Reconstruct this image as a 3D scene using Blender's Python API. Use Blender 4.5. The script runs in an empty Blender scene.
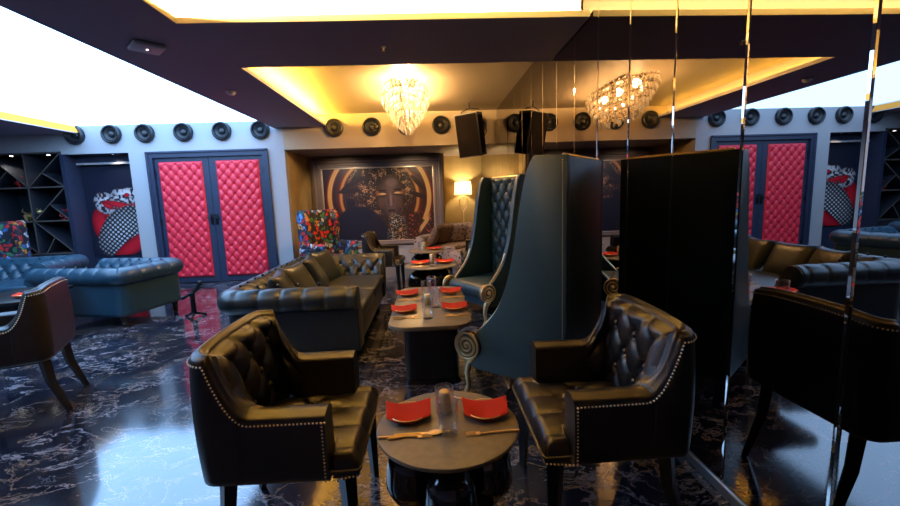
import bpy, bmesh, math, random
import numpy as np
from math import sin, cos, pi, radians
from mathutils import Matrix, Vector
random.seed(7); rng = np.random.default_rng(7)
C = bpy.context.scene.collection
SC = bpy.context.scene

# ------------------------------------------------------------------ camera
H = 1.3
_p, _y, _r = [math.radians(a) for a in (7.763, 2.449, -2.034)]
fw = Vector((sin(_y)*cos(_p), cos(_y)*cos(_p), -sin(_p)))
r0 = Vector((cos(_y), -sin(_y), 0)); u0 = r0.cross(fw)
rr = cos(_r)*r0 + sin(_r)*u0; uu = -sin(_r)*r0 + cos(_r)*u0
cd = bpy.data.cameras.new('camera'); cam = bpy.data.objects.new('camera', cd); C.objects.link(cam)
cd.sensor_width = 36; cd.lens = 36*410.4/900; cd.clip_start = 0.05
M = Matrix((rr, uu, -fw)).transposed().to_4x4(); M.translation = Vector((0, 0, H)); cam.matrix_world = M
SC.camera = cam

# ------------------------------------------------------------------ world, exposure
w = bpy.data.worlds.new('world'); SC.world = w; w.use_nodes = True
w.node_tree.nodes['Background'].inputs[0].default_value = (0.25, 0.3, 0.5, 1)
w.node_tree.nodes['Background'].inputs[1].default_value = 0.02
vs = SC.view_settings; vs.view_transform = 'Standard'; vs.look = 'None'; vs.exposure = 0.0; vs.gamma = 1.0
vs.use_curve_mapping = False
PANEL_E = 7.8        # luminous stretch ceiling
LED_E = 650.0         # cove LED strips
CHAND_W = 400.0       # chandelier bulbs
LAMP_W = 34.0
cy_ = SC.cycles
cy_.use_denoising = True; cy_.max_bounces = 8; cy_.diffuse_bounces = 4; cy_.glossy_bounces = 5
cy_.transmission_bounces = 8; cy_.transparent_max_bounces = 8; cy_.sample_clamp_indirect = 4; cy_.caustics_reflective = False; cy_.caustics_refractive = False

# ------------------------------------------------------------------ materials
def nt(name):
    m = bpy.data.materials.new(name); m.use_nodes = True
    t = m.node_tree; return m, t, t.nodes['Principled BSDF']
def N(t, typ, **kw):
    n = t.nodes.new(typ)
    for k, v in kw.items():
        if k in n.inputs: n.inputs[k].default_value = v
        else: setattr(n, k, v)
    return n
def pbr(name, col, rough=0.5, metal=0.0, bump=0.0, bscale=200, spec=0.5, coat=0.0, var=0.0, vscale=8, ior=1.5, sheen=0.0):
    m, t, b = nt(name)
    b.inputs['Base Color'].default_value = (*col, 1); b.inputs['Roughness'].default_value = rough
    b.inputs['Metallic'].default_value = metal; b.inputs['Specular IOR Level'].default_value = spec
    b.inputs['Coat Weight'].default_value = coat; b.inputs['IOR'].default_value = ior
    b.inputs['Sheen Weight'].default_value = sheen
    tc = N(t, 'ShaderNodeTexCoord')
    if bump:
        n = N(t, 'ShaderNodeTexNoise', Scale=bscale, Detail=3.0); t.links.new(tc.outputs['Object'], n.inputs['Vector'])
        bp = N(t, 'ShaderNodeBump', Strength=bump, Distance=0.002); t.links.new(n.outputs['Fac'], bp.inputs['Height'])
        t.links.new(bp.outputs['Normal'], b.inputs['Normal'])
    if var:
        n = N(t, 'ShaderNodeTexNoise', Scale=vscale, Detail=4.0); t.links.new(tc.outputs['Object'], n.inputs['Vector'])
        cr = N(t, 'ShaderNodeValToRGB'); e = cr.color_ramp.elements
        e[0].position = .3; e[1].position = .7
        e[0].color = (*[c*(1-var) for c in col], 1); e[1].color = (*[min(1, c*(1+var)) for c in col], 1)
        t.links.new(n.outputs['Fac'], cr.inputs['Fac']); t.links.new(cr.outputs['Color'], b.inputs['Base Color'])
    return m
def emit(name, col, s):
    m = bpy.data.materials.new(name); m.use_nodes = True; t = m.node_tree; t.nodes.clear()
    e = N(t, 'ShaderNodeEmission', Strength=s); e.inputs['Color'].default_value = (*col, 1)
    o = N(t, 'ShaderNodeOutputMaterial'); t.links.new(e.outputs[0], o.inputs[0]); return m

MT = {}
MT['leather_brown'] = pbr('black_leather', (.012, .009, .0075), .36, bump=.25, bscale=260, spec=.5)
MT['leather_olive'] = pbr('dark_green_leather', (.009, .015, .016), .36, bump=.25, bscale=240, spec=.65)
MT['leather_teal'] = pbr('teal_leather', (.012, .044, .070), .38, bump=.25, bscale=240, spec=.6)
MT['leather_highback'] = pbr('petrol_leather', (.010, .034, .047), .44, bump=.4, bscale=300, spec=.5)
MT['leather_red'] = pbr('red_leather', (.80, .028, .052), .42, bump=.2, bscale=160, spec=.45)
MT['black_wood'] = pbr('black_wood', (.008, .007, .007), .35, var=.4, vscale=20)
MT['black_gloss'] = pbr('black_lacquer', (.004, .004, .005), .12, coat=.5)
MT['table_top'] = pbr('dark_bronze_laminate', (.20, .158, .11), .38, bump=.1, bscale=600, var=.12, vscale=40)
MT['gold'] = pbr('gold_metal', (.95, .66, .30), .35, .9)
MT['antique_gold'] = pbr('antique_gold', (1.0, .74, .38), .38, .85, bump=.3, bscale=60)
MT['gold_recess'] = pbr('dark_bronze_disc', (.22, .14, .06), .45, .8)  # darker bronze for the scroll disc behind the spiral
MT['nail'] = pbr('nail_brass', (.75, .58, .38), .3, 1.0)
MT['chrome'] = pbr('chrome', (.8, .8, .8), .12, 1.0)
MT['napkin'] = pbr('red_napkin_cloth', (.62, .040, .016), .9, bump=.6, bscale=500, spec=.15)
MT['plate'] = pbr('cream_plate', (.45, .36, .22), .3)
MT['wall'] = pbr('grey_wall_paint', (.41, .39, .39), .75, bump=.1, bscale=60)
MT['wall_warm'] = pbr('beige_wallpaper', (.46, .33, .15), .7, bump=.15, bscale=90, var=.1, vscale=5)
MT['soffit'] = pbr('charcoal_soffit_paint', (.30, .26, .34), .7, bump=.1, bscale=80)
MT['ceil'] = pbr('golden_beige_ceiling', (.44, .35, .24), .45, bump=.1, bscale=10)
MT['lip'] = pbr('white_cove_lip', (.75, .72, .66), .6)
MT['navy'] = pbr('navy_lacquer', (.022, .030, .060), .45, var=.1)
MT['shelf_dark'] = pbr('dark_shelf_board', (.020, .024, .034), .5)
MT['shelf_edge'] = pbr('shelf_edge', (.10, .085, .075), .5)
MT['speaker'] = pbr('black_plastic', (.012, .012, .014), .38)
MT['speaker_cone'] = pbr('speaker_cone', (.018, .018, .02), .5)
MT['grille'] = pbr('speaker_grille', (.006, .004, .0035), .85, bump=.3, bscale=900, spec=.05)
MT['white_plastic'] = pbr('white_plastic', (.62, .57, .60), .45)
MT['wall_lintel'] = pbr('glow_tinted_wall_paint', (.44, .345, .23), .7, bump=.1, bscale=60)  # amber glow of the chandelier put into the lintel's wall colour
MT['frame'] = pbr('painted_moulding', (.24, .19, .19), .45, bump=.05)
MT['frame_light'] = pbr('silver_liner', (.75, .6, .45), .3, .6)
MT['skirting'] = pbr('white_skirting', (.55, .50, .5), .5)
MT['steel'] = pbr('brushed_steel', (.3, .28, .27), .3, 1.0)
MT['button'] = MT['leather_brown']
MT['dark_metal'] = pbr('dark_iron', (.01, .01, .012), .4, .6)
MT['panel'] = emit('luminous_ceiling_film', (.31, .57, 1.0), PANEL_E)
MT['led'] = emit('led_strip', (1.0, .57, .065), LED_E)
MT['led_pale'] = emit('led_strip_pale', (1.0, .65, .16), LED_E*4.5)
MT['led_soft'] = emit('led_strip_diffused', (1.0, .70, .20), 1.5)
MT['bulb'] = emit('bulb_glow', (1.0, .72, .36), 28)
MT['downlight'] = emit('downlight_glow', (1.0, .93, .85), 12)

def mirror_mat():
    m, t, b = nt('smoked_mirror')
    b.inputs['Base Color'].default_value = (.37, .335, .32, 1); b.inputs['Metallic'].default_value = 1; b.inputs['Roughness'].default_value = 0.0
    return m
MT['mirror'] = mirror_mat()
m = MT['mirror_bevel'] = mirror_mat(); m.name = 'mirror_bevel'
m.node_tree.nodes['Principled BSDF'].inputs['Base Color'].default_value = (.75, .7, .66, 1)

def glass(name):
    m = bpy.data.materials.new(name); m.use_nodes = True; t = m.node_tree; t.nodes.clear()
    tr = N(t, 'ShaderNodeBsdfTransparent'); g = N(t, 'ShaderNodeBsdfGlossy', Roughness=.02); lw = N(t, 'ShaderNodeLayerWeight', Blend=.32)
    tr.inputs['Color'].default_value = (.97, .98, .99, 1); g.inputs['Color'].default_value = (1, 1, 1, 1)
    mx = N(t, 'ShaderNodeMixShader'); o = N(t, 'ShaderNodeOutputMaterial'); ml = N(t, 'ShaderNodeMath', operation='MULTIPLY'); ml.inputs[1].default_value = .8
    t.links.new(lw.outputs['Facing'], ml.inputs[0]); t.links.new(ml.outputs[0], mx.inputs[0]); t.links.new(tr.outputs[0], mx.inputs[1]); t.links.new(g.outputs[0], mx.inputs[2]); t.links.new(mx.outputs[0], o.inputs[0])
    return m
MT['glass'] = glass('clear_glass')
def crystal():
    m = bpy.data.materials.new('crystal'); m.use_nodes = True; t = m.node_tree; t.nodes.clear()
    g = N(t, 'ShaderNodeBsdfGlossy', Roughness=.05); tr = N(t, 'ShaderNodeBsdfTranslucent'); tp = N(t, 'ShaderNodeBsdfTransparent')
    g.inputs['Color'].default_value = (.95, .93, .9, 1); tr.inputs['Color'].default_value = (.8, .76, .7, 1); tp.inputs['Color'].default_value = (.85, .8, .72, 1)
    a = N(t, 'ShaderNodeMixShader', Fac=.35); b = N(t, 'ShaderNodeMixShader', Fac=.35); o = N(t, 'ShaderNodeOutputMaterial')
    t.links.new(tr.outputs[0], a.inputs[1]); t.links.new(g.outputs[0], a.inputs[2])
    t.links.new(a.outputs[0], b.inputs[1]); t.links.new(tp.outputs[0], b.inputs[2]); t.links.new(b.outputs[0], o.inputs[0])
    return m
MT['crystal'] = crystal()
def shade_mat():
    m = bpy.data.materials.new('lamp_shade_cloth'); m.use_nodes = True; t = m.node_tree; t.nodes.clear()
    d = N(t, 'ShaderNodeBsdfDiffuse'); tr = N(t, 'ShaderNodeBsdfTranslucent')
    d.inputs['Color'].default_value = (.8, .7, .5, 1); tr.inputs['Color'].default_value = (.95, .8, .5, 1)
    a = N(t, 'ShaderNodeMixShader', Fac=.6); o = N(t, 'ShaderNodeOutputMaterial')
    t.links.new(d.outputs[0], a.inputs[1]); t.links.new(tr.outputs[0], a.inputs[2]); t.links.new(a.outputs[0], o.inputs[0]); return m
MT['shade'] = shade_mat()

def marble():
    m, t, b = nt('black_veined_marble')
    tc = N(t, 'ShaderNodeTexCoord'); mp = N(t, 'ShaderNodeMapping'); t.links.new(tc.outputs['Object'], mp.inputs['Vector'])
    mp.inputs['Scale'].default_value = (1.0, 1.5, 1)
    wn = N(t, 'ShaderNodeTexNoise', Scale=2.2, Detail=5.0); t.links.new(mp.outputs[0], wn.inputs['Vector'])
    mix = N(t, 'ShaderNodeMixRGB', blend_type='LINEAR_LIGHT'); mix.inputs['Fac'].default_value = .35
    t.links.new(mp.outputs[0], mix.inputs[1]); t.links.new(wn.outputs['Color'], mix.inputs[2])
    def vein(scale, lo, hi, detail=6.0):
        n = N(t, 'ShaderNodeTexNoise', Scale=scale, Detail=detail, Roughness=.62); t.links.new(mix.outputs[0], n.inputs['Vector'])
        s = N(t, 'ShaderNodeMath', operation='SUBTRACT'); s.inputs[1].default_value = .5; t.links.new(n.outputs['Fac'], s.inputs[0])
        a = N(t, 'ShaderNodeMath', operation='ABSOLUTE'); t.links.new(s.outputs[0], a.inputs[0])
        r = N(t, 'ShaderNodeMapRange'); r.inputs['From Min'].default_value = lo; r.inputs['From Max'].default_value = hi
        r.inputs['To Min'].default_value = 1; r.inputs['To Max'].default_value = 0; t.links.new(a.outputs[0], r.inputs['Value']); return r
    v1 = vein(2.2, .001, .020); v2 = vein(5.5, .001, .022)
    msk = N(t, 'ShaderNodeTexNoise', Scale=1.6, Detail=3.0); t.links.new(mp.outputs[0], msk.inputs['Vector'])
    mr = N(t, 'ShaderNodeMapRange'); mr.inputs['From Min'].default_value = .42; mr.inputs['From Max'].default_value = .62; t.links.new(msk.outputs['Fac'], mr.inputs['Value'])
    mm = N(t, 'ShaderNodeMath', operation='MULTIPLY'); t.links.new(v2.outputs[0], mm.inputs[0]); t.links.new(mr.outputs[0], mm.inputs[1])
    mx = N(t, 'ShaderNodeMath', operation='MAXIMUM'); t.links.new(v1.outputs[0], mx.inputs[0]); t.links.new(mm.outputs[0], mx.inputs[1])
    cn = N(t, 'ShaderNodeTexNoise', Scale=3, Detail=3.0); t.links.new(tc.outputs['Object'], cn.inputs['Vector'])
    cr = N(t, 'ShaderNodeValToRGB'); cr.color_ramp.elements[0].color = (.15, .10, .07, 1); cr.color_ramp.elements[1].color = (.27, .245, .26, 1)
    cr.color_ramp.elements[0].position = .4; cr.color_ramp.elements[1].position = .6
    t.links.new(cn.outputs['Fac'], cr.inputs['Fac'])
    # mottled ground between the veins
    gn = N(t, 'ShaderNodeTexNoise', Scale=9, Detail=6.0); t.links.new(mix.outputs[0], gn.inputs['Vector'])
    gr = N(t, 'ShaderNodeValToRGB'); gr.color_ramp.elements[0].position = .45; gr.color_ramp.elements[1].position = .75
    gr.color_ramp.elements[0].color = (.007, .009, .018, 1); gr.color_ramp.elements[1].color = (.028, .026, .034, 1); t.links.new(gn.outputs['Fac'], gr.inputs['Fac'])
    mc = N(t, 'ShaderNodeMixRGB'); t.links.new(mx.outputs[0], mc.inputs['Fac']); t.links.new(gr.outputs['Color'], mc.inputs[1]); t.links.new(cr.outputs['Color'], mc.inputs[2])
    t.links.new(mc.outputs[0], b.inputs['Base Color'])
    b.inputs['Roughness'].default_value = .10; b.inputs['IOR'].default_value = 1.95
    return m
MT['marble'] = marble()

def floral():
    m, t, b = nt('parrot_print_fabric')
    tc = N(t, 'ShaderNodeTexCoord')
    wn = N(t, 'ShaderNodeTexNoise', Scale=6, Detail=3.0); t.links.new(tc.outputs['Object'], wn.inputs['Vector'])
    mix = N(t, 'ShaderNodeMixRGB', blend_type='LINEAR_LIGHT'); mix.inputs['Fac'].default_value = .12
    t.links.new(tc.outputs['Object'], mix.inputs[1]); t.links.new(wn.outputs['Color'], mix.inputs[2])
    v = N(t, 'ShaderNodeTexVoronoi', Scale=14); t.links.new(mix.outputs[0], v.inputs['Vector'])
    cr = N(t, 'ShaderNodeValToRGB'); cr.color_ramp.interpolation = 'CONSTANT'
    cols = [(0, (.01, .01, .02)), (.3, (.6, .02, .02)), (.43, (.03, .12, .35)), (.55, (.01, .01, .02)), (.64, (.55, .55, .6)), (.70, (.6, .2, .03)), (.78, (.05, .2, .08)), (.86, (.12, .3, .6)), (.93, (.6, .05, .05))]
    e = cr.color_ramp.elements
    while len(e) < len(cols): e.new(.5)
    for q, (p_, c_) in zip(e, cols): q.position = p_; q.color = (*c_, 1)
    t.links.new(v.outputs['Color'], cr.inputs['Fac'])
    v2 = N(t, 'ShaderNodeTexVoronoi', Scale=14, feature='DISTANCE_TO_EDGE'); t.links.new(mix.outputs[0], v2.inputs['Vector'])
    r = N(t, 'ShaderNodeMapRange'); r.inputs['From Min'].default_value = .05; r.inputs['From Max'].default_value = .13; t.links.new(v2.outputs['Distance'], r.inputs['Value'])
    mc = N(t, 'ShaderNodeMixRGB'); mc.inputs[1].default_value = (.012, .012, .02, 1); t.links.new(r.outputs[0], mc.inputs['Fac']); t.links.new(cr.outputs['Color'], mc.inputs[2])
    t.links.new(mc.outputs[0], b.inputs['Base Color']); b.inputs['Roughness'].default_value = .7
    return m
MT['floral'] = floral()
def leopard():
    m, t, b = nt('leopard_print_fabric')
    tc = N(t, 'ShaderNodeTexCoord'); v = N(t, 'ShaderNodeTexVoronoi', Scale=20, Randomness=1.0); t.links.new(tc.outputs['Object'], v.inputs['Vector'])
    cr = N(t, 'ShaderNodeValToRGB'); e = cr.color_ramp.elements
    e[0].position = .25; e[0].color = (.05, .03, .03, 1); e[1].position = .42; e[1].color = (.38, .29, .26, 1)
    t.links.new(v.outputs['Distance'], cr.inputs['Fac']); t.links.new(cr.outputs['Color'], b.inputs['Base Color']); b.inputs['Roughness'].default_value = .8
    return m
MT['leopard'] = leopard(); MT['leopard_dark'] = leopard(); MT['leopard_dark'].name = 'brown_leopard_fabric'
for n_ in MT['leopard_dark'].node_tree.nodes:
    if n_.type == 'VALTORGB': n_.color_ramp.elements[1].color = (.20, .125, .085, 1)
    if n_.type == 'TEX_VORONOI': n_.inputs['Scale'].default_value = 34
def vcol(name, rough=.35):
    m, t, b = nt(name); a = N(t, 'ShaderNodeVertexColor'); a.layer_name = 'Col'
    t.links.new(a.outputs['Color'], b.inputs['Base Color']); b.inputs['Roughness'].default_value = rough; return m
MT['paint'] = vcol('printed_picture')

# ------------------------------------------------------------------ geometry helpers
def cat(*gs):
    V, F = [], []
    for v, f in gs:
        k = len(V); V += [tuple(p) for p in v]; F += [tuple(i+k for i in q) for q in f]
    return V, F
def tr(g, loc=(0, 0, 0), rz=0, rx=0, ry=0, s=(1, 1, 1)):
    Mx = Matrix.Translation(loc) @ Matrix.Rotation(rz, 4, 'Z') @ Matrix.Rotation(ry, 4, 'Y') @ Matrix.Rotation(rx, 4, 'X') @ Matrix.Diagonal((*s, 1))
    return [tuple(Mx @ Vector(p)) for p in g[0]], g[1]
def box(x0, x1, y0, y1, z0, z1):
    v = [(x, y, z) for x in (x0, x1) for y in (y0, y1) for z in (z0, z1)]
    return v, [(0, 1, 3, 2), (4, 6, 7, 5), (0, 4, 5, 1), (2, 3, 7, 6), (0, 2, 6, 4), (1, 5, 7, 3)]
def from_bm(bm):
    bm.verts.index_update(); g = ([tuple(v.co) for v in bm.verts], [tuple(v.index for v in f.verts) for f in bm.faces]); bm.free(); return g
def rbox(x0, x1, y0, y1, z0, z1, r=.02, seg=3):
    bm = bmesh.new(); bmesh.ops.create_cube(bm, size=1)
    bmesh.ops.scale(bm, vec=(x1-x0, y1-y0, z1-z0), verts=bm.verts); bmesh.ops.translate(bm, vec=((x0+x1)/2, (y0+y1)/2, (z0+z1)/2), verts=bm.verts)
    bmesh.ops.bevel(bm, geom=bm.edges[:], offset=r, segments=seg, profile=.5, affect='EDGES'); return from_bm(bm)
def lathe(prof, n=32, fn=None, cap=True):
    V, F = [], []
    for r, z in prof:
        for k in range(n):
            a = 2*pi*k/n; q = r*(fn(a, z) if fn else 1); V.append((q*cos(a), q*sin(a), z))
    for j in range(len(prof)-1):
        for k in range(n):
            F.append((j*n+k, j*n+(k+1) % n, (j+1)*n+(k+1) % n, (j+1)*n+k))
    if cap: F.append(tuple(range(n))[::-1]); F.append(tuple((len(prof)-1)*n+k for k in range(n)))
    return V, F
def tube(pts, rad, n=8, sx=1.0):
    pts = [Vector(p) for p in pts]; V, F = [], []; m_ = len(pts)
    if not hasattr(rad, '__len__'): rad = [rad]*m_
    up = None
    for i, p in enumerate(pts):
        d = (pts[min(i+1, m_-1)]-pts[max(i-1, 0)]).normalized()
        if up is None:
            up = Vector((0, 0, 1)) if abs(d.z) < .9 else Vector((1, 0, 0))
        a = d.cross(up).normalized(); b = a.cross(d).normalized(); up = b
        for k in range(n):
            t_ = 2*pi*k/n; V.append(tuple(p+a*(rad[i]*cos(t_)*sx)+b*(rad[i]*sin(t_))))
    for j in range(m_-1):
        for k in range(n): F.append((j*n+k, j*n+(k+1) % n, (j+1)*n+(k+1) % n, (j+1)*n+k))
    F.append(tuple(range(n))[::-1]); F.append(tuple((m_-1)*n+k for k in range(n)))
    return V, F
def grid(P, wrap=False):
    nu, nv = P.shape[:2]; V = [tuple(p) for p in P.reshape(-1, 3)]; F = []
    for i in range(nu-1):
        for j in range(nv-(0 if wrap else 1)):
            F.append((i*nv+j, i*nv+(j+1) % nv, (i+1)*nv+(j+1) % nv, (i+1)*nv+j))
    return V, F
def capgrid(P):          # closed section sweep with end caps
    V, F = grid(P, True); nu, nv = P.shape[:2]
    F.append(tuple(range(nv))[::-1]); F.append(tuple((nu-1)*nv+j for j in range(nv))); return V, F
def prism(poly, x0, x1, axis='x', bev=0.0, seg=2):
    n = len(poly); mk_ = {'x': lambda a, b, t: (t, a, b), 'y': lambda a, b, t: (a, t, b), 'z': lambda a, b, t: (a, b, t)}[axis]
    V = [mk_(a, b, x0) for a, b in poly]+[mk_(a, b, x1) for a, b in poly]
    F = [tuple(range(n))[::-1], tuple(range(n, 2*n))]+[(i, (i+1) % n, n+(i+1) % n, n+i) for i in range(n)]
    if bev:
        bm = bmesh.new(); vs_ = [bm.verts.new(v) for v in V]
        for f in F: bm.faces.new([vs_[i] for i in f])
        bmesh.ops.recalc_face_normals(bm, faces=bm.faces)
        ed = [e for e in bm.edges if len(e.link_faces) == 2 and max(len(f.verts) for f in e.link_faces) > 4]
        bmesh.ops.bevel(bm, geom=ed, offset=bev, segments=seg, profile=.5, affect='EDGES', clamp_overlap=True); return from_bm(bm)
    return V, F
def sphere(r, c=(0, 0, 0), n=10, s=(1, 1, 1)):
    prof = [(max(1e-4, r*sin(pi*k/n)), -r*cos(pi*k/n)) for k in range(n+1)]
    return tr(lathe(prof, max(8, int(n*1.4))), c, s=s)
def obj(name, g, mat, parent=None, smooth=True, loc=(0, 0, 0), rz=0, angle=40):
    me = bpy.data.meshes.new(name); me.from_pydata([tuple(map(float, v)) for v in g[0]], [], [tuple(f) for f in g[1]])
    bm = bmesh.new(); bm.from_mesh(me); bmesh.ops.recalc_face_normals(bm, faces=bm.faces)
    if smooth:
        for f in bm.faces: f.smooth = True
        ca = radians(angle)
        for e in bm.edges:
            if len(e.link_faces) == 2 and e.calc_face_angle(0) > ca: e.smooth = False
    bm.to_mesh(me); bm.free()
    o = bpy.data.objects.new(name, me); C.objects.link(o)
    me.materials.append(MT[mat] if isinstance(mat, str) else mat)
    if parent: o.parent = parent
    o.location = loc; o.rotation_euler = (0, 0, rz); return o
def tag(o, label=None, cat_=None, group=None, kind=None):
    if label: o['label'] = label
    if cat_: o['category'] = cat_
    if group: o['group'] = group
    if kind: o['kind'] = kind
    return o
def thing(name, label, cat_, loc=(0, 0, 0), rz=0, group=None):
    o = bpy.data.objects.new(name, None); C.objects.link(o); o.location = loc; o.rotation_euler = (0, 0, rz); o.empty_display_size = .1
    return tag(o, label, cat_, group)
def struct(name, g, mat, label=None, smooth=False, parent=None):
    o = obj(name, g, mat, parent, smooth)
    if parent is None: tag(o, label, None, None, 'structure')
    return o
def dup(root, loc, rz, label, group=None):
    r_ = root.copy(); C.objects.link(r_); r_.location = loc; r_.rotation_euler = (0, 0, rz); r_['label'] = label
    if group: r_['group'] = group
    for ch in list(root.children):
        c = ch.copy(); C.objects.link(c); c.parent = r_
        for gch in ch.children:
            d = gch.copy(); C.objects.link(d); d.parent = c
    return r_
def facing(dx, dy): return math.atan2(-dx, dy)      # local +Y turned to (dx, dy)
def tuft(u, v, su, sv, p=.32):
    a = u/su+v/sv; b = u/su-v/sv
    h = (np.abs(np.sin(pi*a))*np.abs(np.sin(pi*b)))**p
    da = a-np.round(a); db = b-np.round(b)
    du = su*(da+db)/2; dv = sv*(da-db)/2
    return h - .9*np.exp(-(du**2+dv**2)/(.018**2))
def lattice(u0, u1, v0, v1, su, sv):
    out = []
    for A in range(-60, 61):
        for B in range(-60, 61):
            u = su*(A+B)/2; v = sv*(A-B)/2
            if u0 < u < u1 and v0 < v < v1: out.append((u, v))
    return out

# ------------------------------------------------------------------ the room shell
YB = 7.08; XM = 1.178; MTH = .010; ZS = 2.52; ZC = 2.72
struct('floor', box(-8, 1.4, -2.6, 9.4, -.1, 0), 'marble', 'glossy black marble floor with pale veins')
# back wall, built around its openings
struct('wall_back', cat(
    box(-8, -5.95, YB, YB+.12, 2.25, 2.9), box(-5.95, -4.88, YB, YB+.12, 2.2, 2.9), box(-4.88, -4.59, YB, YB+.15, 0, 2.9),
    box(-4.59, -2.65, YB, YB+.15, 2.19, 2.9), box(-2.65, -2.38, YB, YB+.15, 0, 2.9)), 'wall',
    'pale grey wall band above the doors and niches')
struct('wall_alcove_front', box(-2.38, 1.3, YB, YB+.15, 2.17, 2.9), 'wall_lintel', 'wall band above the alcove, tinted with the chandelier glow')
struct('wall_left', box(-8.1, -8, -2.6, 7.6, 0, 2.9), 'wall', 'grey left wall')
struct('wall_front', box(-8.1, 1.4, -2.7, -2.6, 0, 2.9), 'soffit', 'dark wall behind the viewer')
wr = struct('wall_right', box(1.27, 1.40, -2.6, 9.4, 0, 2.9), 'soffit', 'right wall clad in tall bevelled smoked mirror panels')
# alcove behind the back wall
struct('wall_alcove', cat(box(-2.5, -2.381, YB+.15, 8.45, 0, 2.4), box(-2.5, .30, 8.40, 8.55, 0, 2.4), box(.30, 1.3, 9.0, 9.15, 0, 2.4), box(.22, .30, 8.55, 9.0, 0, 2.4)),
       'wall_warm', 'beige walls of the lounge alcove')
struct('ceiling_alcove', box(-2.5, 1.2, YB+.15, 9.15, 2.17, 2.3), 'frame', 'low ceiling of the lounge alcove')
# main ceiling: charcoal soffit with recesses
PX0, PX1 = -2.51, -5.62
sof = cat(
    box(PX0, -1.66, -2.6, YB, ZS, ZS+.04), box(PX0, -1.84, -2.6, YB, ZS+.04, 2.9),                # long strip
    box(-1.66, 1.172, 3.03, 3.98, ZS, ZS+.04), box(-1.84, 1.172, 3.21, 3.98, ZS+.04, 2.9),    # beam
    box(-1.66, 1.22, -2.6, .5, ZS, 2.9),
    box(-8, PX1, -2.6, YB, ZS, 2.9))
struct('ceiling_soffit', sof, 'soffit', 'charcoal lowered ceiling soffit')
struct('ceiling', cat(box(-1.84, 1.3, -2.6, YB, ZC, 2.9), box(PX1-.02, PX0+.1, -2.6, .9, 2.62, 2.9)), 'ceil', 'cream recessed ceiling')
struct('ceiling_panel', box(PX1+.03, PX0, .9, YB, 2.64, 2.7), 'panel', 'huge glowing white stretch ceiling panel')
def led(name, g, mat, label):
    o = obj(name, g, mat, None, False); tag(o, label, 'light strip', 'LED strips hidden in the ceiling coves'); return o
struct('trim_4', cat(box(-1.662, -1.656, 3.978, YB, ZS+.001, ZS+.041), box(-1.662, -1.656, .5, 3.034, ZS+.001, ZS+.041), box(-1.656, 1.172, 3.024, 3.03, ZS+.001, ZS+.041), box(PX1, PX1+.01, -2.6, YB, ZS+.001, 2.64)), 'lip', 'white lips of the light coves')
led('cove_light', cat(box(-1.80, -1.785, 3.99, YB-.02, 2.562, 2.575)), 'led', 'warm LED strip along the left edge of the chandelier recess')
led('cove_light', cat(box(-1.80, -1.785, .6, 3.19, 2.562, 2.575)), 'led_pale', 'warm LED strip along the left edge of the foreground recess')
led('cove_light', cat(box(-1.77, 1.16, 3.165, 3.18, 2.562, 2.575)), 'led_pale', 'warm LED strip along the far edge of the foreground recess')
led('cove_light', box(PX1+.0105, PX1+.017, 1.0, YB-.02, 2.535, 2.625), 'led_soft', 'warm LED strip along the far left soffit beside the glowing panel')

# mirror panels with bevelled edges
def mirror_panel(y0, y1, z0, z1):
    b_ = .009; x = 0; d = .0014
    V = [(x+d, y0, z0), (x+d, y1, z0), (x+d, y1, z1), (x+d, y0, z1), (x, y0+b_, z0+b_), (x, y1-b_, z0+b_), (x, y1-b_, z1-b_), (x, y0+b_, z1-b_)]
    back = [(x+.012, y0, z0), (x+.012, y1, z0), (x+.012, y1, z1), (x+.012, y0, z1)]
    V += back
    return V, [(4, 5, 6, 7), (0, 1, 5, 4), (1, 2, 6, 5), (2, 3, 7, 6), (3, 0, 4, 7), (0, 8, 9, 1), (1, 9, 10, 2), (2, 10, 11, 3), (3, 11, 8, 0), (8, 11, 10, 9)]
MX0 = 1.213
for k in range(-8, 18):
    y0 = 1.106+.450*k; y1 = min(y0+.450, 8.99)
    if y1-y0 < .1: continue
    zt = 2.71 if y1 < YB else 2.165
    o = obj('mirror_panel', mirror_panel(y0+.001, y1-.001, .045, zt), 'mirror', wr, False)
    o.data.materials.append(MT['mirror_bevel']); o.location = (MX0, 0, 0); o.rotation_euler = (0, 0, MTH)
    for f in o.data.polygons:
        if abs(f.normal.x) < .9995 : f.material_index = 1
struct('trim_1', tr(rbox(-.012, .022, -2.6, 8.99, 0, .045, .004, 2), (MX0, 0, 0), rz=MTH), 'steel', 'thin metal strip at the foot of the mirror wall')

# ---- door set
struct('trim_2', cat(box(-4.585, -4.50, YB-.03, YB+.12, 0, 2.19), box(-2.74, -2.655, YB-.03, YB+.12, 0, 2.19), box(-4.50, -2.74, YB-.03, YB+.12, 2.10, 2.19),
                     rbox(-4.60, -2.64, YB-.045, YB-.02, 2.165, 2.20, .008), rbox(-4.60, -4.56, YB-.045, YB-.02, 0, 2.2, .008), rbox(-2.68, -2.64, YB-.045, YB-.02, 0, 2.2, .008)),
       'navy', 'dark navy frame round the red padded doors')
struct('wall_door_backing', box(-4.59, -2.65, YB+.13, YB+.2, 0, 2.2), 'shelf_dark')
def tufted_panel(w_, h_, su, sv, depth, res=.0125):
    nu, nv = int(w_/res), int(h_/res)
    u = np.linspace(-w_/2, w_/2, nu); v = np.linspace(0, h_, nv); U, Vv = np.meshgrid(u, v, indexing='ij')
    e = np.minimum(np.minimum(U+w_/2, w_/2-U), np.minimum(Vv, h_-Vv)); env = np.clip(e/.03, 0, 1)**.5
    Z = env*(.018+depth*np.clip(tuft(U, Vv-.08, su, sv), -.5, 1))
    return grid(np.stack([U, -Z, Vv], -1))
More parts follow.
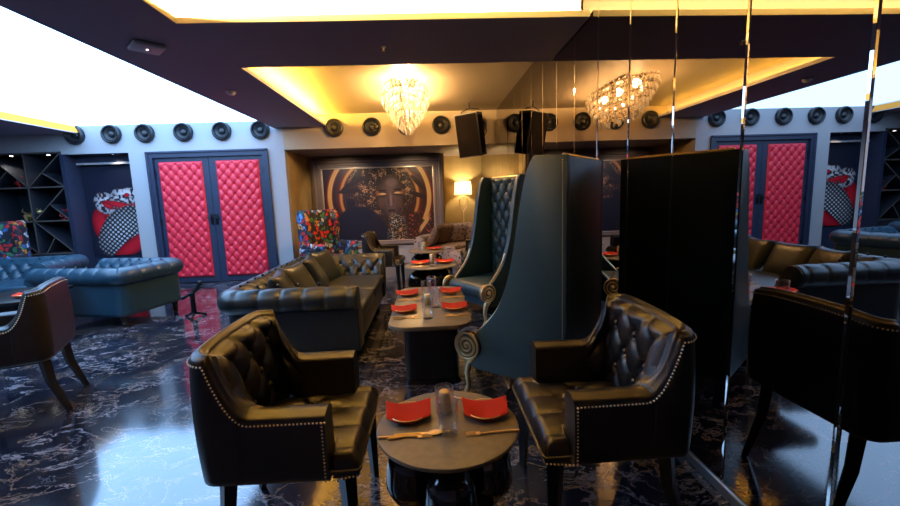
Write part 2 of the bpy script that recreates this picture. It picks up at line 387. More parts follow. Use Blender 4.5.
for n_, (x0, x1) in enumerate(((-4.495, -3.632), (-3.626, -2.745))):
    xc = (x0+x1)/2; d_ = struct('door_%d' % (n_+1), cat(box(x0, x1, YB+.01, YB+.07, .012, 2.095)), 'navy',
        ('left' if n_ == 0 else 'right')+' navy door with a red buttoned leather panel')
    obj('padded_panel', tufted_panel(.70, 1.93, .150, .172, .022), 'leather_red', d_, loc=(xc+(-.02 if n_ == 0 else .02), YB+.008, .10), angle=180)
    hs = cat(*[tr(sphere(.011, n=8), (0, 0, 0))])
    for (u, v) in lattice(-.33, .33, -.05, 1.83, .150, .172):
        bt = obj('button', tr(sphere(.011, n=6), s=(1, .5, 1)), 'leather_red', d_, loc=(xc+(-.02 if n_ == 0 else .02)+u, YB+.004, .10+.08+v)) if False else None
    hx = x1-.035 if n_ == 0 else x0+.035
    obj('door_handle', cat(rbox(hx-.022, hx+.022, YB-.004, YB+.012, .98, 1.16, .006), tube([(hx, YB, 1.10), (hx, YB-.05, 1.10), (hx+(-.07 if n_ == 0 else .07), YB-.055, 1.10)], .009, 8),
        tr(lathe([(.014, -.006), (.014, .006)], 12), (hx, YB-.005, 1.02), rx=pi/2)), 'dark_metal', d_)
    for hz in (.25, 1.05, 1.85):
        hx2 = x0+.006 if n_ == 0 else x1-.006
        obj('hinge', tube([(hx2, YB+.0, hz-.05), (hx2, YB+.0, hz+.05)], .009, 8), 'dark_metal', d_)

# ---- shelving unit at the far left
def bar(p, q, y0, y1, t_):     # board between two points of the x-z plane
    a = Vector((p[0], p[1])); b = Vector((q[0], q[1])); d = (b-a).normalized(); n_ = Vector((-d.y, d.x))*t_/2
    poly = [tuple(a+n_), tuple(b+n_), tuple(b-n_), tuple(a-n_)]
    return prism(poly, y0, y1, 'y')
SY0, SY1 = YB-.01, YB+.42
sx = [-7.68, -7.10, -6.52, -5.945]; sz = [2.235, 1.69, 1.14, .60]
sh = thing('display_shelf', 'built-in dark shelving unit with diagonal dividers, left of the snake picture', 'shelf', (-6.8, YB+.2, 0))
def sobj(n, g, m_): return obj(n, tr(g, (6.8, -YB-.2, 0)), m_, sh, False)
sobj('carcass', cat(box(-8, -5.93, SY1, SY1+.02, 0, 2.25), box(-5.96, -5.93, SY0, SY1, .0, 2.25), box(-8, -5.95, SY0+.01, SY1, 0, .585)), 'shelf_dark')
band = []
for z in sz: sobj('shelf_board', box(-8, -5.945, SY0, SY1, z-.011, z+.011), 'shelf_dark'); band.append(box(-8, -5.945, SY0-.003, SY0-.0005, z-.011, z+.011))
for x in sx: sobj('upright', box(x-.011, x+.011, SY0, SY1, .6, 2.235), 'shelf_dark'); band.append(box(x-.011, x+.011, SY0-.003, SY0-.0005, .6, 2.235))
def cellp(ci, ri, a, b):     # a,b in 0..1, b up
    return (sx[ci]+a*(sx[ci+1]-sx[ci]), sz[ri+1]+b*(sz[ri]-sz[ri+1]))
for ci, ri, a, b in ((2, 0, (0, 0), (1, 1)), (2, 0, (.42, .42), (1, 0)), (1, 0, (0, 1), (1, 0)), (1, 0, (0, 0), (.5, .5)), (2, 1, (0, 0), (1, 1)), (2, 1, (.5, .5), (1, 0)),
                     (2, 2, (0, 1), (1, 0)), (2, 2, (.5, .5), (.2, 0)), (1, 2, (0, 0), (.5, .5)), (1, 2, (0, 1), (1, 0)), (0, 0, (0, 0), (1, 1)), (0, 1, (0, 1), (1, 0)), (0, 2, (0, 0), (1, 1))):
    sobj('diagonal_divider', bar(cellp(ci, ri, *a), cellp(ci, ri, *b), SY0+.01, SY1, .016), 'shelf_dark'); band.append(bar(cellp(ci, ri, *a), cellp(ci, ri, *b), SY0+.006, SY0+.009, .016))
sobj('edge_banding', cat(*band), 'shelf_edge')
for ci in (0, 1, 2):
    t_ = thing('downlight', 'small round spotlight in the top of the shelving, %s bay' % ('left', 'middle', 'right')[ci] , 'spotlight', (sx[ci]+.33, YB+.07, 2.205), group='shelf spotlights')
    obj('lens', lathe([(.022, .0), (.022, .012)], 16), 'downlight', t_); obj('bezel', lathe([(.03, .002), (.03, .018), (.024, .018)], 16), 'chrome', t_)
def figure(loc, s, mat, label, cat_, animal=False):
    t_ = thing('figurine', label, cat_, loc)
    if animal:
        b_ = cat(sphere(.5, (0, 0, .45), s=(1.1, .6, .55)), sphere(.27, (.55, 0, .72), s=(1, .8, .8)), sphere(.12, (.82, 0, .66)), sphere(.13, (-.62, 0, .4)))
        for x in (-.4, .35):
            for y in (-.2, .2): b_ = cat(b_, tube([(x, y, .4), (x+.05, y, .0)], [.14, .1], 8))
        b_ = cat(b_, tube([(-.5, 0, .6), (-.8, 0, .8), (-.7, 0, 1.0)], [.08, .05, .03], 6), sphere(.07, (.5, .15, .98)), sphere(.07, (.5, -.15, .98)))
    else:
        b_ = cat(lathe([(.3, 0), (.28, .08), (.12, .12), (.2, .4), (.25, .65), (.12, .8)], 12), sphere(.15, (0, 0, .92)), tube([(-.15, 0, .7), (-.4, 0, .5), (-.3, 0, .3)], .07, 6), tube([(.15, 0, .7), (.4, 0, .9), (.35, 0, 1.1)], .07, 6))
    obj('body', tr(b_, s=(s, s, s)), mat, t_)
MT['fig_red'] = pbr('red_glaze', (.5, .02, .02), .25); MT['fig_gold'] = pbr('gold_leaf', (.7, .48, .18), .35, .8)
figure((-6.76, YB+.12, 1.70), .17, 'fig_red', 'small red figurine on the upper shelf of the diagonal shelving', 'figurine')
figure((-6.62, YB+.1, 1.152), .20, 'fig_gold', 'golden crouching animal figure on the middle shelf', 'figurine', True)
figure((-6.12, YB+.1, 1.152), .16, 'fig_red', 'tiny dark red figurine in the right-hand shelf bay', 'figurine')

# ---- niche with the snake picture
struct('wall_niche', cat(box(-5.95, -5.89, YB-.02, YB+.32, 0, 2.2), box(-4.88, -4.80, YB+.15, YB+.32, 0, 2.2), box(-5.95, -4.8, YB+.32, YB+.42, 0, 2.3),
      box(-5.95, -4.8, YB+.1, YB+.32, 2.19, 2.3), box(-5.89, -4.88, YB+.22, YB+.32, 2.08, 2.2)), 'navy', 'navy lined niche holding a snake picture')
struct('trim_3', box(-5.89, -4.88, YB+.21, YB+.23, 2.045, 2.08), 'wall', 'pale ledge across the top of the niche')
def pic(name, w_, h_, nu, nv, fn, parent, loc, mat='paint'):
    u = np.linspace(0, 1, nu); v = np.linspace(0, 1, nv); U, Vv = np.meshgrid(u, v, indexing='ij')
    col = np.clip(fn(U, Vv), 0, 1)
    P = np.stack([U*w_-w_/2, np.zeros_like(U), Vv*h_], -1)
    me = bpy.data.meshes.new(name); V, F = grid(P); F = [f[::-1] for f in F]; me.from_pydata(V, [], F); me.update()
    if me.polygons[0].normal.y > 0: me.flip_normals()
    a = me.color_attributes.new('Col', 'FLOAT_COLOR', 'POINT')
    rgba = np.concatenate([col.reshape(-1, 3), np.ones((nu*nv, 1))], 1).astype(np.float32); a.data.foreach_set('color', rgba.ravel())
    o = bpy.data.objects.new(name, me); C.objects.link(o); me.materials.append(MT[mat]); o.parent = parent; o.location = loc; return o
def vn(U, V, s, seed):       # smooth value noise
    r_ = np.random.default_rng(seed).random((64, 64)); x = U*s; y = V*s; xi = np.floor(x).astype(int); yi = np.floor(y).astype(int)
    fx = x-xi; fy = y-yi; fx = fx*fx*(3-2*fx); fy = fy*fy*(3-2*fy); g = lambda a, b: r_[a % 64, b % 64]
    return (g(xi, yi)*(1-fx)+g(xi+1, yi)*fx)*(1-fy)+(g(xi, yi+1)*(1-fx)+g(xi+1, yi+1)*fx)*fy
def lay(col, mask, c): m_ = np.clip(mask, 0, 1)[..., None]; return col*(1-m_)+np.array(c)*m_
def snake(U, V):
    X = U*.98-.055; Y = V*1.38; col = np.zeros(U.shape+(3,))+np.array((.012, .014, .03))
    red = (.55, .01, .02); wht = (.72, .68, .68)
    def coil(cx, cy, rx, ry, rot, kind, col):
        x = (X-cx)*cos(rot)+(Y-cy)*sin(rot); y = -(X-cx)*sin(rot)+(Y-cy)*cos(rot)
        d = (x/rx)**2+(y/ry)**2; m_ = np.clip((1-d)*30, 0, 1); round_ = np.clip(1.05-d*.75, 0, 1)
        if kind == 'red': c = np.array(red)*round_[..., None]*1.3
        elif kind == 'scale':
            a = (X/.085+Y/.075+.6*vn(X, Y, 3, 4)); b = (X/.085-Y/.075+.5*vn(X, Y, 3, 6)); q = np.hypot(a-np.round(a), b-np.round(b))
            k = np.clip((.36-q)*12, 0, 1)*round_; c = lay(np.zeros(U.shape+(3,))+.01, k, wht)
        else:
            k = np.clip((vn(X, Y, 34, 5)-.38)*5, 0, 1)*round_; c = lay(np.zeros(U.shape+(3,))+np.array((.03, .01, .012)), k, wht)
        return col*(1-m_[..., None])+c*m_[..., None]
    col = coil(.16, .46, .17, .30, .2, 'red', col); col = coil(.60, .70, .42, .14, .25, 'red', col)
    col = coil(.25, .83, .20, .17, -.5, 'mottle', col); col = coil(.28, .80, .11, .05, -.6, 'red', col)
    col = coil(.62, .93, .30, .13, .06, 'mottle', col); col = coil(.48, .80, .30, .045, -.22, 'red', col)
    col = coil(.46, .38, .50, .31, .75, 'scale', col); col = coil(.66, .16, .50, .12, .55, 'red', col)
    col = coil(.62, .98, .24, .085, -.08, 'w', col)
    x = (X-.62)/.05; y = (Y-.95)/.03
    col = lay(col, (1-x*x-y*y)*9, red)
    return col
sn = thing('snake_picture', 'picture of a red and white scaled coiled snake in the navy niche', 'picture', (-5.385, YB+.318, .50))
obj('backing_board', box(-.495, .495, -.026, 0, 0, 1.50), 'speaker', sn, False)
pic('printed_image', .98, 1.495, 180, 260, snake, sn, (0, -.028, .002))
d_ = thing('spotlight', 'recessed spotlight above the snake picture', 'spotlight', (-5.2, YB+.12, 2.185))
obj('bezel', lathe([(.035, 0), (.035, .012)], 16), 'chrome', d_)
def spot(loc, tgt, W, col, ang=80, size=.03, blend=.6):
    l = bpy.data.lights.new('spot_light', 'SPOT'); l.energy = W; l.color = col; l.spot_size = radians(ang); l.spot_blend = blend; l.shadow_soft_size = size
    o = bpy.data.objects.new('spot_light', l); C.objects.link(o); o.location = loc
    o.rotation_euler = (Vector(tgt)-Vector(loc)).to_track_quat('-Z', 'Y').to_euler(); return o
def point(loc, W, col, r_=.03):
    l = bpy.data.lights.new('bulb_light', 'POINT'); l.energy = W; l.color = col; l.shadow_soft_size = r_
    o = bpy.data.objects.new('bulb_light', l); C.objects.link(o); o.location = loc; return o
spot((-5.2, YB+.12, 2.17), (-5.25, YB+.32, 1.0), 5, (1, .9, .8), 110)

# ---- portrait with moulded frame
def portrait(U, V):
    X = U*1.5; Y = V; col = np.zeros(U.shape+(3,))+np.array((.035, .016, .018))
    n1 = vn(X, Y, 9, 1); n2 = vn(X, Y, 30, 2); n3 = vn(X, Y, 60, 3)
    cx, cy = .76, .60; r = np.hypot(X-cx, Y-cy)
    def ring(col, r0, w_, c): return lay(col, np.clip((w_-np.abs(r-r0))*80, 0, 1), c)
    col = ring(col, .69, .055, (.16, .01, .006)); col = ring(col, .685, .034, (.72, .42, .13)); col = ring(col, .665, .008, (.9, .65, .3))
    col = ring(col, .56, .05, (.07, .02, .015)); col = ring(col, .535, .04, (.2, .02, .01)); col = ring(col, .53, .024, (.62, .30, .07))
    for k in range(6): col = ring(col, .30+.035*k, .005, (.30, .12, .03))
    # leafy hair
    hair = np.clip((.40-np.hypot((X-.84)/1.05, (Y-.72)/.95)+.12*(n1-.5))*12, 0, 1); col = lay(col, hair*.93, (.026, .013, .013))
    sp = np.clip((vn(X, Y, 110, 21)*vn(X, Y, 20, 22)-.40)*9, 0, 1)*np.clip((.46-np.hypot((X-.80)/1.1, Y-.78))*9, 0, 1); col = lay(col, sp, (.55, .30, .16))
    sp = np.clip((vn(X, Y, 130, 8)-.83)*12, 0, 1)*hair; col = lay(col, sp, (.75, .60, .42))
    for (lx, ly, an, ln) in ((.40, .80, .5, .20), (.34, .70, .1, .16), (.46, .90, .9, .14), (1.30, .78, 2.3, .16), (1.28, .62, 2.8, .13)):
        xr = (X-lx)*cos(an)+(Y-ly)*sin(an); yr = -(X-lx)*sin(an)+(Y-ly)*cos(an); col = lay(col, (1-(xr/ln)**2-(yr/.035)**2)*5, (.022, .012, .014))
    # neck, face
    neck = np.clip((.11-np.abs(X-.91))*30, 0, 1)*np.clip((.38-Y)*40, 0, 1); col = lay(col, neck, (.035, .018, .018))
    fx = (X-.905)/.215; fy = (Y-.60)/.315; wdt = np.where(fy < 0, 1-.36*np.abs(fy)**1.7, 1); d = (fx/np.clip(wdt, .2, 1))**2+fy**2
    face = np.clip((1-d)*7, 0, 1)
    sh_ = (.42+.58*np.exp(-((fx-.10)**2)/.22))*np.clip(1.12-d*.8, .15, 1)*(1+.25*np.clip(fy, 0, 1)); c = np.stack([.150*sh_, .092*sh_, .088*sh_], -1)
    col = col*(1-face[..., None])+c*face[..., None]
    def blob(col, x, y, rx, ry, c, k=1.0, sft=1.4): return lay(col, k*np.clip((1-((X-x)/rx)**2-((Y-y)/ry)**2)*sft, 0, 1), c)
    col = blob(col, .93, .80, .10, .07, (.30, .21, .20), .45)
    for sx_ in (-1, 1):
        ex = .905+sx_*.100; ey = .632+.006*sx_
        col = blob(col, ex, ey+.018, .085, .055, (.035, .016, .015), .8); col = blob(col, ex+sx_*.012, ey+.066, .075, .011, (.008, .005, .005), 1, 3)
        col = blob(col, ex+sx_*.01, ey+.016, .068, .020, (.52, .27, .10), .95, 3); col = blob(col, ex, ey+.018, .038, .009, (.85, .62, .32), .9, 3)
        col = blob(col, ex, ey-.006, .066, .008, (.006, .004, .004), 1, 3); col = blob(col, ex+sx_*.075, ey+.03, .03, .045, (.45, .14, .06), .5)
        col = blob(col, .905+sx_*.13, .52, .05, .09, (.16, .075, .05), .5); col = blob(col, .905+sx_*.022, .478, .012, .010, (.01, .006, .006), .9, 2)
    col = blob(col, .912, .57, .016, .105, (.34, .24, .21), .7); col = blob(col, .912, .492, .026, .020, (.28, .19, .17), .7); col = blob(col, .875, .55, .012, .08, (.03, .015, .014), .6); col = blob(col, .95, .55, .012, .08, (.05, .025, .023), .5)
    col = blob(col, .915, .412, .058, .022, (.05, .020, .024), 1, 3); col = blob(col, .915, .378, .050, .026, (.11, .05, .055), 1, 3); col = blob(col, .915, .397, .056, .005, (.005, .003, .003), 1, 3); col = blob(col, .92, .382, .020, .008, (.32, .20, .20), .7)
    col = blob(col, .915, .342, .03, .012, (.03, .015, .014), .7)
    # navy shape lower left
    hill = np.clip((.50+.05*(n1-.5)-2.2*np.maximum(0, X-.48)**2-3.5*np.maximum(0, .40-X)**2-Y)*30, 0, 1)*np.clip((X-.13)*30, 0, 1)*np.clip((.92-X+.25*(.3-Y))*20, 0, 1); col = lay(col, hill, (.013, .012, .032))
    leaf = np.clip((.075-np.hypot((X-.36)/.9, (Y-.54)))*40, 0, 1); col = lay(col, leaf, (.013, .012, .030))
    # beads and shoulder
    col = lay(col, np.clip((.40-Y-1.2*np.maximum(0, np.abs(X-1.16)-.10))*30, 0, 1)*np.clip((X-1.03)*30, 0, 1), (.045, .018, .014))
    sp = np.clip((vn(X, Y, 90, 11)-.60)*9, 0, 1)*np.clip((.16-np.abs(X-.98)-.1*Y)*14, 0, 1)*np.clip((.38-Y)*18, 0, 1)
    cc = np.where((vn(X, Y, 25, 12) > .5)[..., None], np.array((.45, .48, .42)), np.array((.62, .40, .18))); m_ = sp[..., None]; col = col*(1-m_)+cc*m_
    sp = np.clip((vn(X, Y, 62, 14)-.80)*14, 0, 1)*np.clip((.42-Y)*10, 0, 1)*np.clip((X-1.05)*20, 0, 1); col = lay(col, sp, (.6, .12, .08))
    fe = np.clip((.05-np.abs((Y-.26)-1.3*(X-1.40)))*50, 0, 1)*np.clip((X-1.28)*30, 0, 1)*np.clip((1.45-X)*30, 0, 1); col = lay(col, fe, (.66, .40, .16))
    return col
pt = thing('framed_portrait', 'large portrait of a woman with closed gold eyes before golden rings in a moulded frame', 'picture', (-1.025, 8.39, .48))
pw, ph = 2.17, 1.44
obj('backing_board', box(-pw/2-.02, pw/2+.02, -.03, 0, -.02, ph+.02), 'speaker', pt, False)
pic('printed_image', pw, ph, 440, 292, portrait, pt, (0, -.034, 0))
def framering(x, z0, z1, wd, y0, y1, r_):
    return cat(rbox(-x-wd, -x, y0, y1, z0-wd, z1+wd, r_), rbox(x, x+wd, y0, y1, z0-wd, z1+wd, r_), rbox(-x, x, y0, y1, z1, z1+wd, r_), rbox(-x, x, y0, y1, z0-wd, z0, r_))
obj('liner', framering(pw/2, 0, ph, .022, -.05, -.005, .004), 'frame_light', pt)
for k, (a, wd, yy) in enumerate(((.022, .045, -.075), (.067, .05, -.055), (.117, .05, -.10), (.167, .04, -.07))):
    obj('moulding', framering(pw/2+a, -a*.35, ph+a, wd, yy, -.002, .010), 'frame', pt)
struct('baseboard_alcove', cat(rbox(-2.38, .30, 8.33, 8.40, 0, .36, .006), rbox(-2.38, .30, 8.31, 8.36, .33, .36, .006)), 'skirting', 'pale panel below the portrait')

# ---- round wall speakers
def wall_speaker(x, z, label):
    t_ = thing('wall_speaker', label, 'speaker', (x, YB, z), group='round speakers along the top of the back wall')
    L = lambda pr, n=32: tr(lathe(pr, n), (0, 0, 0), rx=pi/2)
    obj('ring', L([(.148, -.005), (.153, .02), (.146, .05), (.126, .062), (.112, .05), (.106, .02), (.106, .0)]), 'speaker', t_)
    obj('cone', L([(.108, .002), (.108, .034), (.10, .040), (.09, .03), (.052, .010), (.05, .008)]), 'speaker_cone', t_)
    obj('dust_cap', tr(sphere(.052, n=10), (0, -.014, 0), s=(1, .5, 1)), 'speaker', t_); return t_
sp_x = [(-5.66, 'far left end, beside the yellow cove light'), (-5.09, 'above the left side of the snake niche'), (-4.57, 'above the edge between snake niche and red doors'), (-3.96, 'above the left red door'),
        (-3.35, 'above the right red door'), (-2.735, 'last one lit blue, right of the red doors'), (-1.54, 'leftmost on the warm-lit wall, at the cove light'),
        (-.918, 'left of the chandelier'), (-.345, 'half hidden behind the chandelier'), (.228, 'between the chandelier and the hanging loudspeaker'), (.80, 'behind the hanging loudspeaker')]
for x, s_ in sp_x: wall_speaker(x, 2.495, 'round black wall speaker, '+s_)

# ---- hanging loudspeaker
hs = thing('hanging_loudspeaker', 'black cabinet loudspeaker hung tilted from the ceiling by the mirror wall', 'loudspeaker', (.70, 6.55, 2.245), facing(-.62, -.78))
hs.rotation_euler = (radians(-9), radians(2), facing(-.55, -.83))
cab = prism([(-.19, .17), (.19, .17), (.13, -.15), (-.13, -.15)], -.32, .32, 'z', .012, 2)
obj('cabinet', cab, 'speaker', hs, angle=30); obj('grille', prism([(-.175, .168), (.175, .168), (.175, .182), (-.175, .182)], -.305, .305, 'z', .004), 'grille', hs)
for s_ in (-1, 1): obj('side_panel', tr(rbox(-.004, .004, -.13, .13, -.28, .28, .003), (s_*.164, .01, 0), rz=s_*radians(-11)), 'grille', hs)
obj('bracket', cat(tube([(-.15, 0, .34), (-.15, 0, .36), (0, 0, .40), (.15, 0, .36), (.15, 0, .34)], .008, 8), tube([(0, 0, .39), (0, 0, .52)], .012, 8)), 'dark_metal', hs)
obj('carry_handle', tube([(-.172, -.04, .20), (-.215, -.04, .14), (-.22, -.04, .02), (-.165, -.04, -.06)], .009, 8), 'speaker', hs)

# ---- ceiling fittings
t_ = thing('wireless_access_point', 'flat pale rounded-square device on the charcoal soffit', 'ceiling device', (-2.10, 3.40, ZS), .78)
obj('housing', rbox(-.105, .105, -.105, .105, -.032, 0, .015), 'white_plastic', t_); obj('status_light', lathe([(.006, -.034), (.006, -.03)], 12), 'downlight', t_)
t_ = thing('smoke_detector', 'small round smoke detector on the charcoal soffit', 'smoke detector', (-2.10, 4.73, ZS))
obj('housing', lathe([(.05, 0), (.05, -.02), (.036, -.042), (.02, -.048)], 20), 'white_plastic', t_); obj('base_ring', lathe([(.058, 0), (.058, -.01), (.05, -.01)], 20), 'chrome', t_)
t_ = thing('sprinkler_head', 'tiny brass sprinkler head under the ceiling beam', 'sprinkler', (-.327, 3.52, ZS))
obj('rosette', lathe([(.022, 0), (.022, -.006), (.012, -.01)], 16), 'chrome', t_); obj('nozzle', cat(lathe([(.006, -.01), (.006, -.03), (.013, -.03), (.013, -.034)], 12)), 'gold', t_)

# ---- chandelier
ch = thing('chandelier', 'long oval tiered crystal chandelier glowing under the recessed ceiling', 'chandelier', (-.27, 5.60, 0))
obj('canopy', tr(rbox(-.14, .14, -.42, .42, 2.69, ZC, .01), s=(1, 1, 1)), 'chrome', ch)
tiers = [(.30, .80, 2.63, 44), (.27, .755, 2.56, 40), (.23, .70, 2.49, 34), (.185, .64, 2.42, 28), (.135, .57, 2.35, 22), (.08, .49, 2.29, 16)]
ringsg = []
def crys(h_, r_): return lathe([(.0015, 0), (r_, -.25*h_), (r_*.85, -.7*h_), (.0015, -h_)], 6)
cl = []
for k, (a, b, z, n_) in enumerate(tiers):
    pts = [(a*cos(t)*1.0, b*sin(t), z) for t in np.linspace(0, 2*pi, 49)]
    ringsg.append(tube(pts, .006, 6))
    for q in range(n_):
        t = 2*pi*(q+.5*(k % 2))/n_; cl.append((a*1.02*cos(t), b*1.01*sin(t), z-.006, .105 if k < 4 else .095, k))
        cl.append((a*1.02*cos(t+.05), b*1.01*sin(t+.05), z+.035, .05, k))
        if q % 2: cl.append((a*.62*cos(t), b*.8*sin(t), z-.02, .10, k))
    ringsg.append(tube([(-a, 0, z), (a, 0, z)], .004, 6)); ringsg.append(tube([(0, -b, z), (0, b, z)], .004, 6))
for s_ in (-.4, 0, .4): ringsg.append(tube([(0, s_, 2.29), (0, s_, 2.70)], .006, 6))
obj('frame', cat(*ringsg), 'gold', ch)
cme = {}
cl.sort(key=lambda c: c[1]-.3*c[3]*30*.1 + (0 if c[3] > .1 else 2))
for i, (x, y, z, h_, k) in enumerate(cl[:96]):
    key = round(h_, 3)
    if key not in cme:
        o = obj('crystal_drop', crys(h_, .017 if h_ > .06 else .012), 'crystal', ch, False); cme[key] = o.data
    else:
        o = bpy.data.objects.new('crystal_drop', cme[key]); C.objects.link(o); o.parent = ch
    o.location = (x, y, z)
o = obj('crystal_drops', cat(*[tr(crys(h_, .017 if h_ > .06 else .012), (x, y, z)) for x, y, z, h_, k in cl[96:]]), 'crystal', ch, False); o['kind'] = 'stuff'
for (x, y, z) in ((0, -.6, 2.52), (0, -.36, 2.46), (0, -.12, 2.42), (0, .12, 2.42), (0, .36, 2.46), (0, .6, 2.52), (.14, -.25, 2.56), (-.14, .25, 2.56), (-.14, -.3, 2.56), (.14, .3, 2.56)):
    obj('bulb', sphere(.022, n=8), 'bulb', ch, loc=(x, y, z))
for y in (-.45, 0, .45):
    o = point((-.27, 5.6+y, 2.61), CHAND_W/3, (1, .60, .24), .05)

# ------------------------------------------------------------------ seating builders
def upath(W, D, R, n1, nc, nb):
    """U from the right front round the back to the left front: points, outward normals, forward distance from the back corner"""
    a = W/2; y1 = D/2; y0 = -D/2; pts = []; nr = []
    for y in np.linspace(y1, y0+R, n1): pts.append((a, y)); nr.append((1, 0))
    for t in np.linspace(0, pi/2, nc+2)[1:-1]: pts.append((a-R+R*cos(t), y0+R-R*sin(t))); nr.append((cos(t), -sin(t)))
    for x in np.linspace(a-R, -a+R, nb): pts.append((x, y0)); nr.append((0, -1))
    for t in np.linspace(pi/2, pi, nc+2)[1:-1]: pts.append((-a+R+R*cos(t), y0+R-R*sin(t))); nr.append((cos(t), -sin(t)))
    for y in np.linspace(y0+R, y1, n1): pts.append((-a, y)); nr.append((-1, 0))
    return np.array(pts), np.array(nr)
class U2:
    def __init__(self, W, D, Ro, th, Ri, n1, nc, nb, yoff):
        self.P, self.N = upath(W, D, Ro, n1, nc, nb); self.Q, self.NQ = upath(W-2*th, D-th, Ri, n1, nc, nb)
        self.Q[:, 1] += th/2; self.P[:, 1] += yoff; self.Q[:, 1] += yoff; self.th = th; self.n = len(self.P); self.n1 = n1; self.nc = nc
        arc = lambda A: np.concatenate([[0], np.cumsum(np.hypot(*(A[1:]-A[:-1]).T))])
        self.sp = arc(self.P); self.sp -= self.sp[-1]/2; self.sq = arc(self.Q); self.sq -= self.sq[-1]/2
        yb = -D/2+Ro+yoff; self.fwd = np.clip(self.P[:, 1]-yb, 0, 9); self.fwd[n1:self.n-n1] = 0
    def at(self, i, o):
        f = np.clip(-o/self.th, 0, 1); P, Q, Nn, M_ = self.P[i], self.Q[i], self.N[i], self.NQ[i]
        e = np.maximum(o, 0); g = np.maximum(-o-self.th, 0)
        return np.stack([P[0]*(1-f)+Q[0]*f+Nn[0]*e-M_[0]*g, P[1]*(1-f)+Q[1]*f+Nn[1]*e-M_[1]*g], -1)
    def sweep(self, i0, i1, section):
        out = []
        for i in range(i0, i1):
            o, z = section(i); out.append(np.concatenate([self.at(i, o), z[:, None]], 1))
        return np.array(out)

def nails(pts, nrm, step=.0125, r_=.0038):
    pts = [Vector(p) for p in pts]; gs = []; acc = 0
    n0 = lathe([(r_, 0), (r_*.75, r_*.6), (r_*.2, r_*.9)], 6)
    for i in range(len(pts)-1):
        d = (pts[i+1]-pts[i]); L = d.length
        while acc < L:
            p = pts[i]+d*(acc/L); n = Vector(nrm[i]).normalized(); q = n.to_track_quat('Z', 'Y').to_matrix()
            gs.append(([tuple(q @ Vector(v)+p) for v in n0[0]], n0[1])); acc += step
        acc -= L
    return cat(*gs)

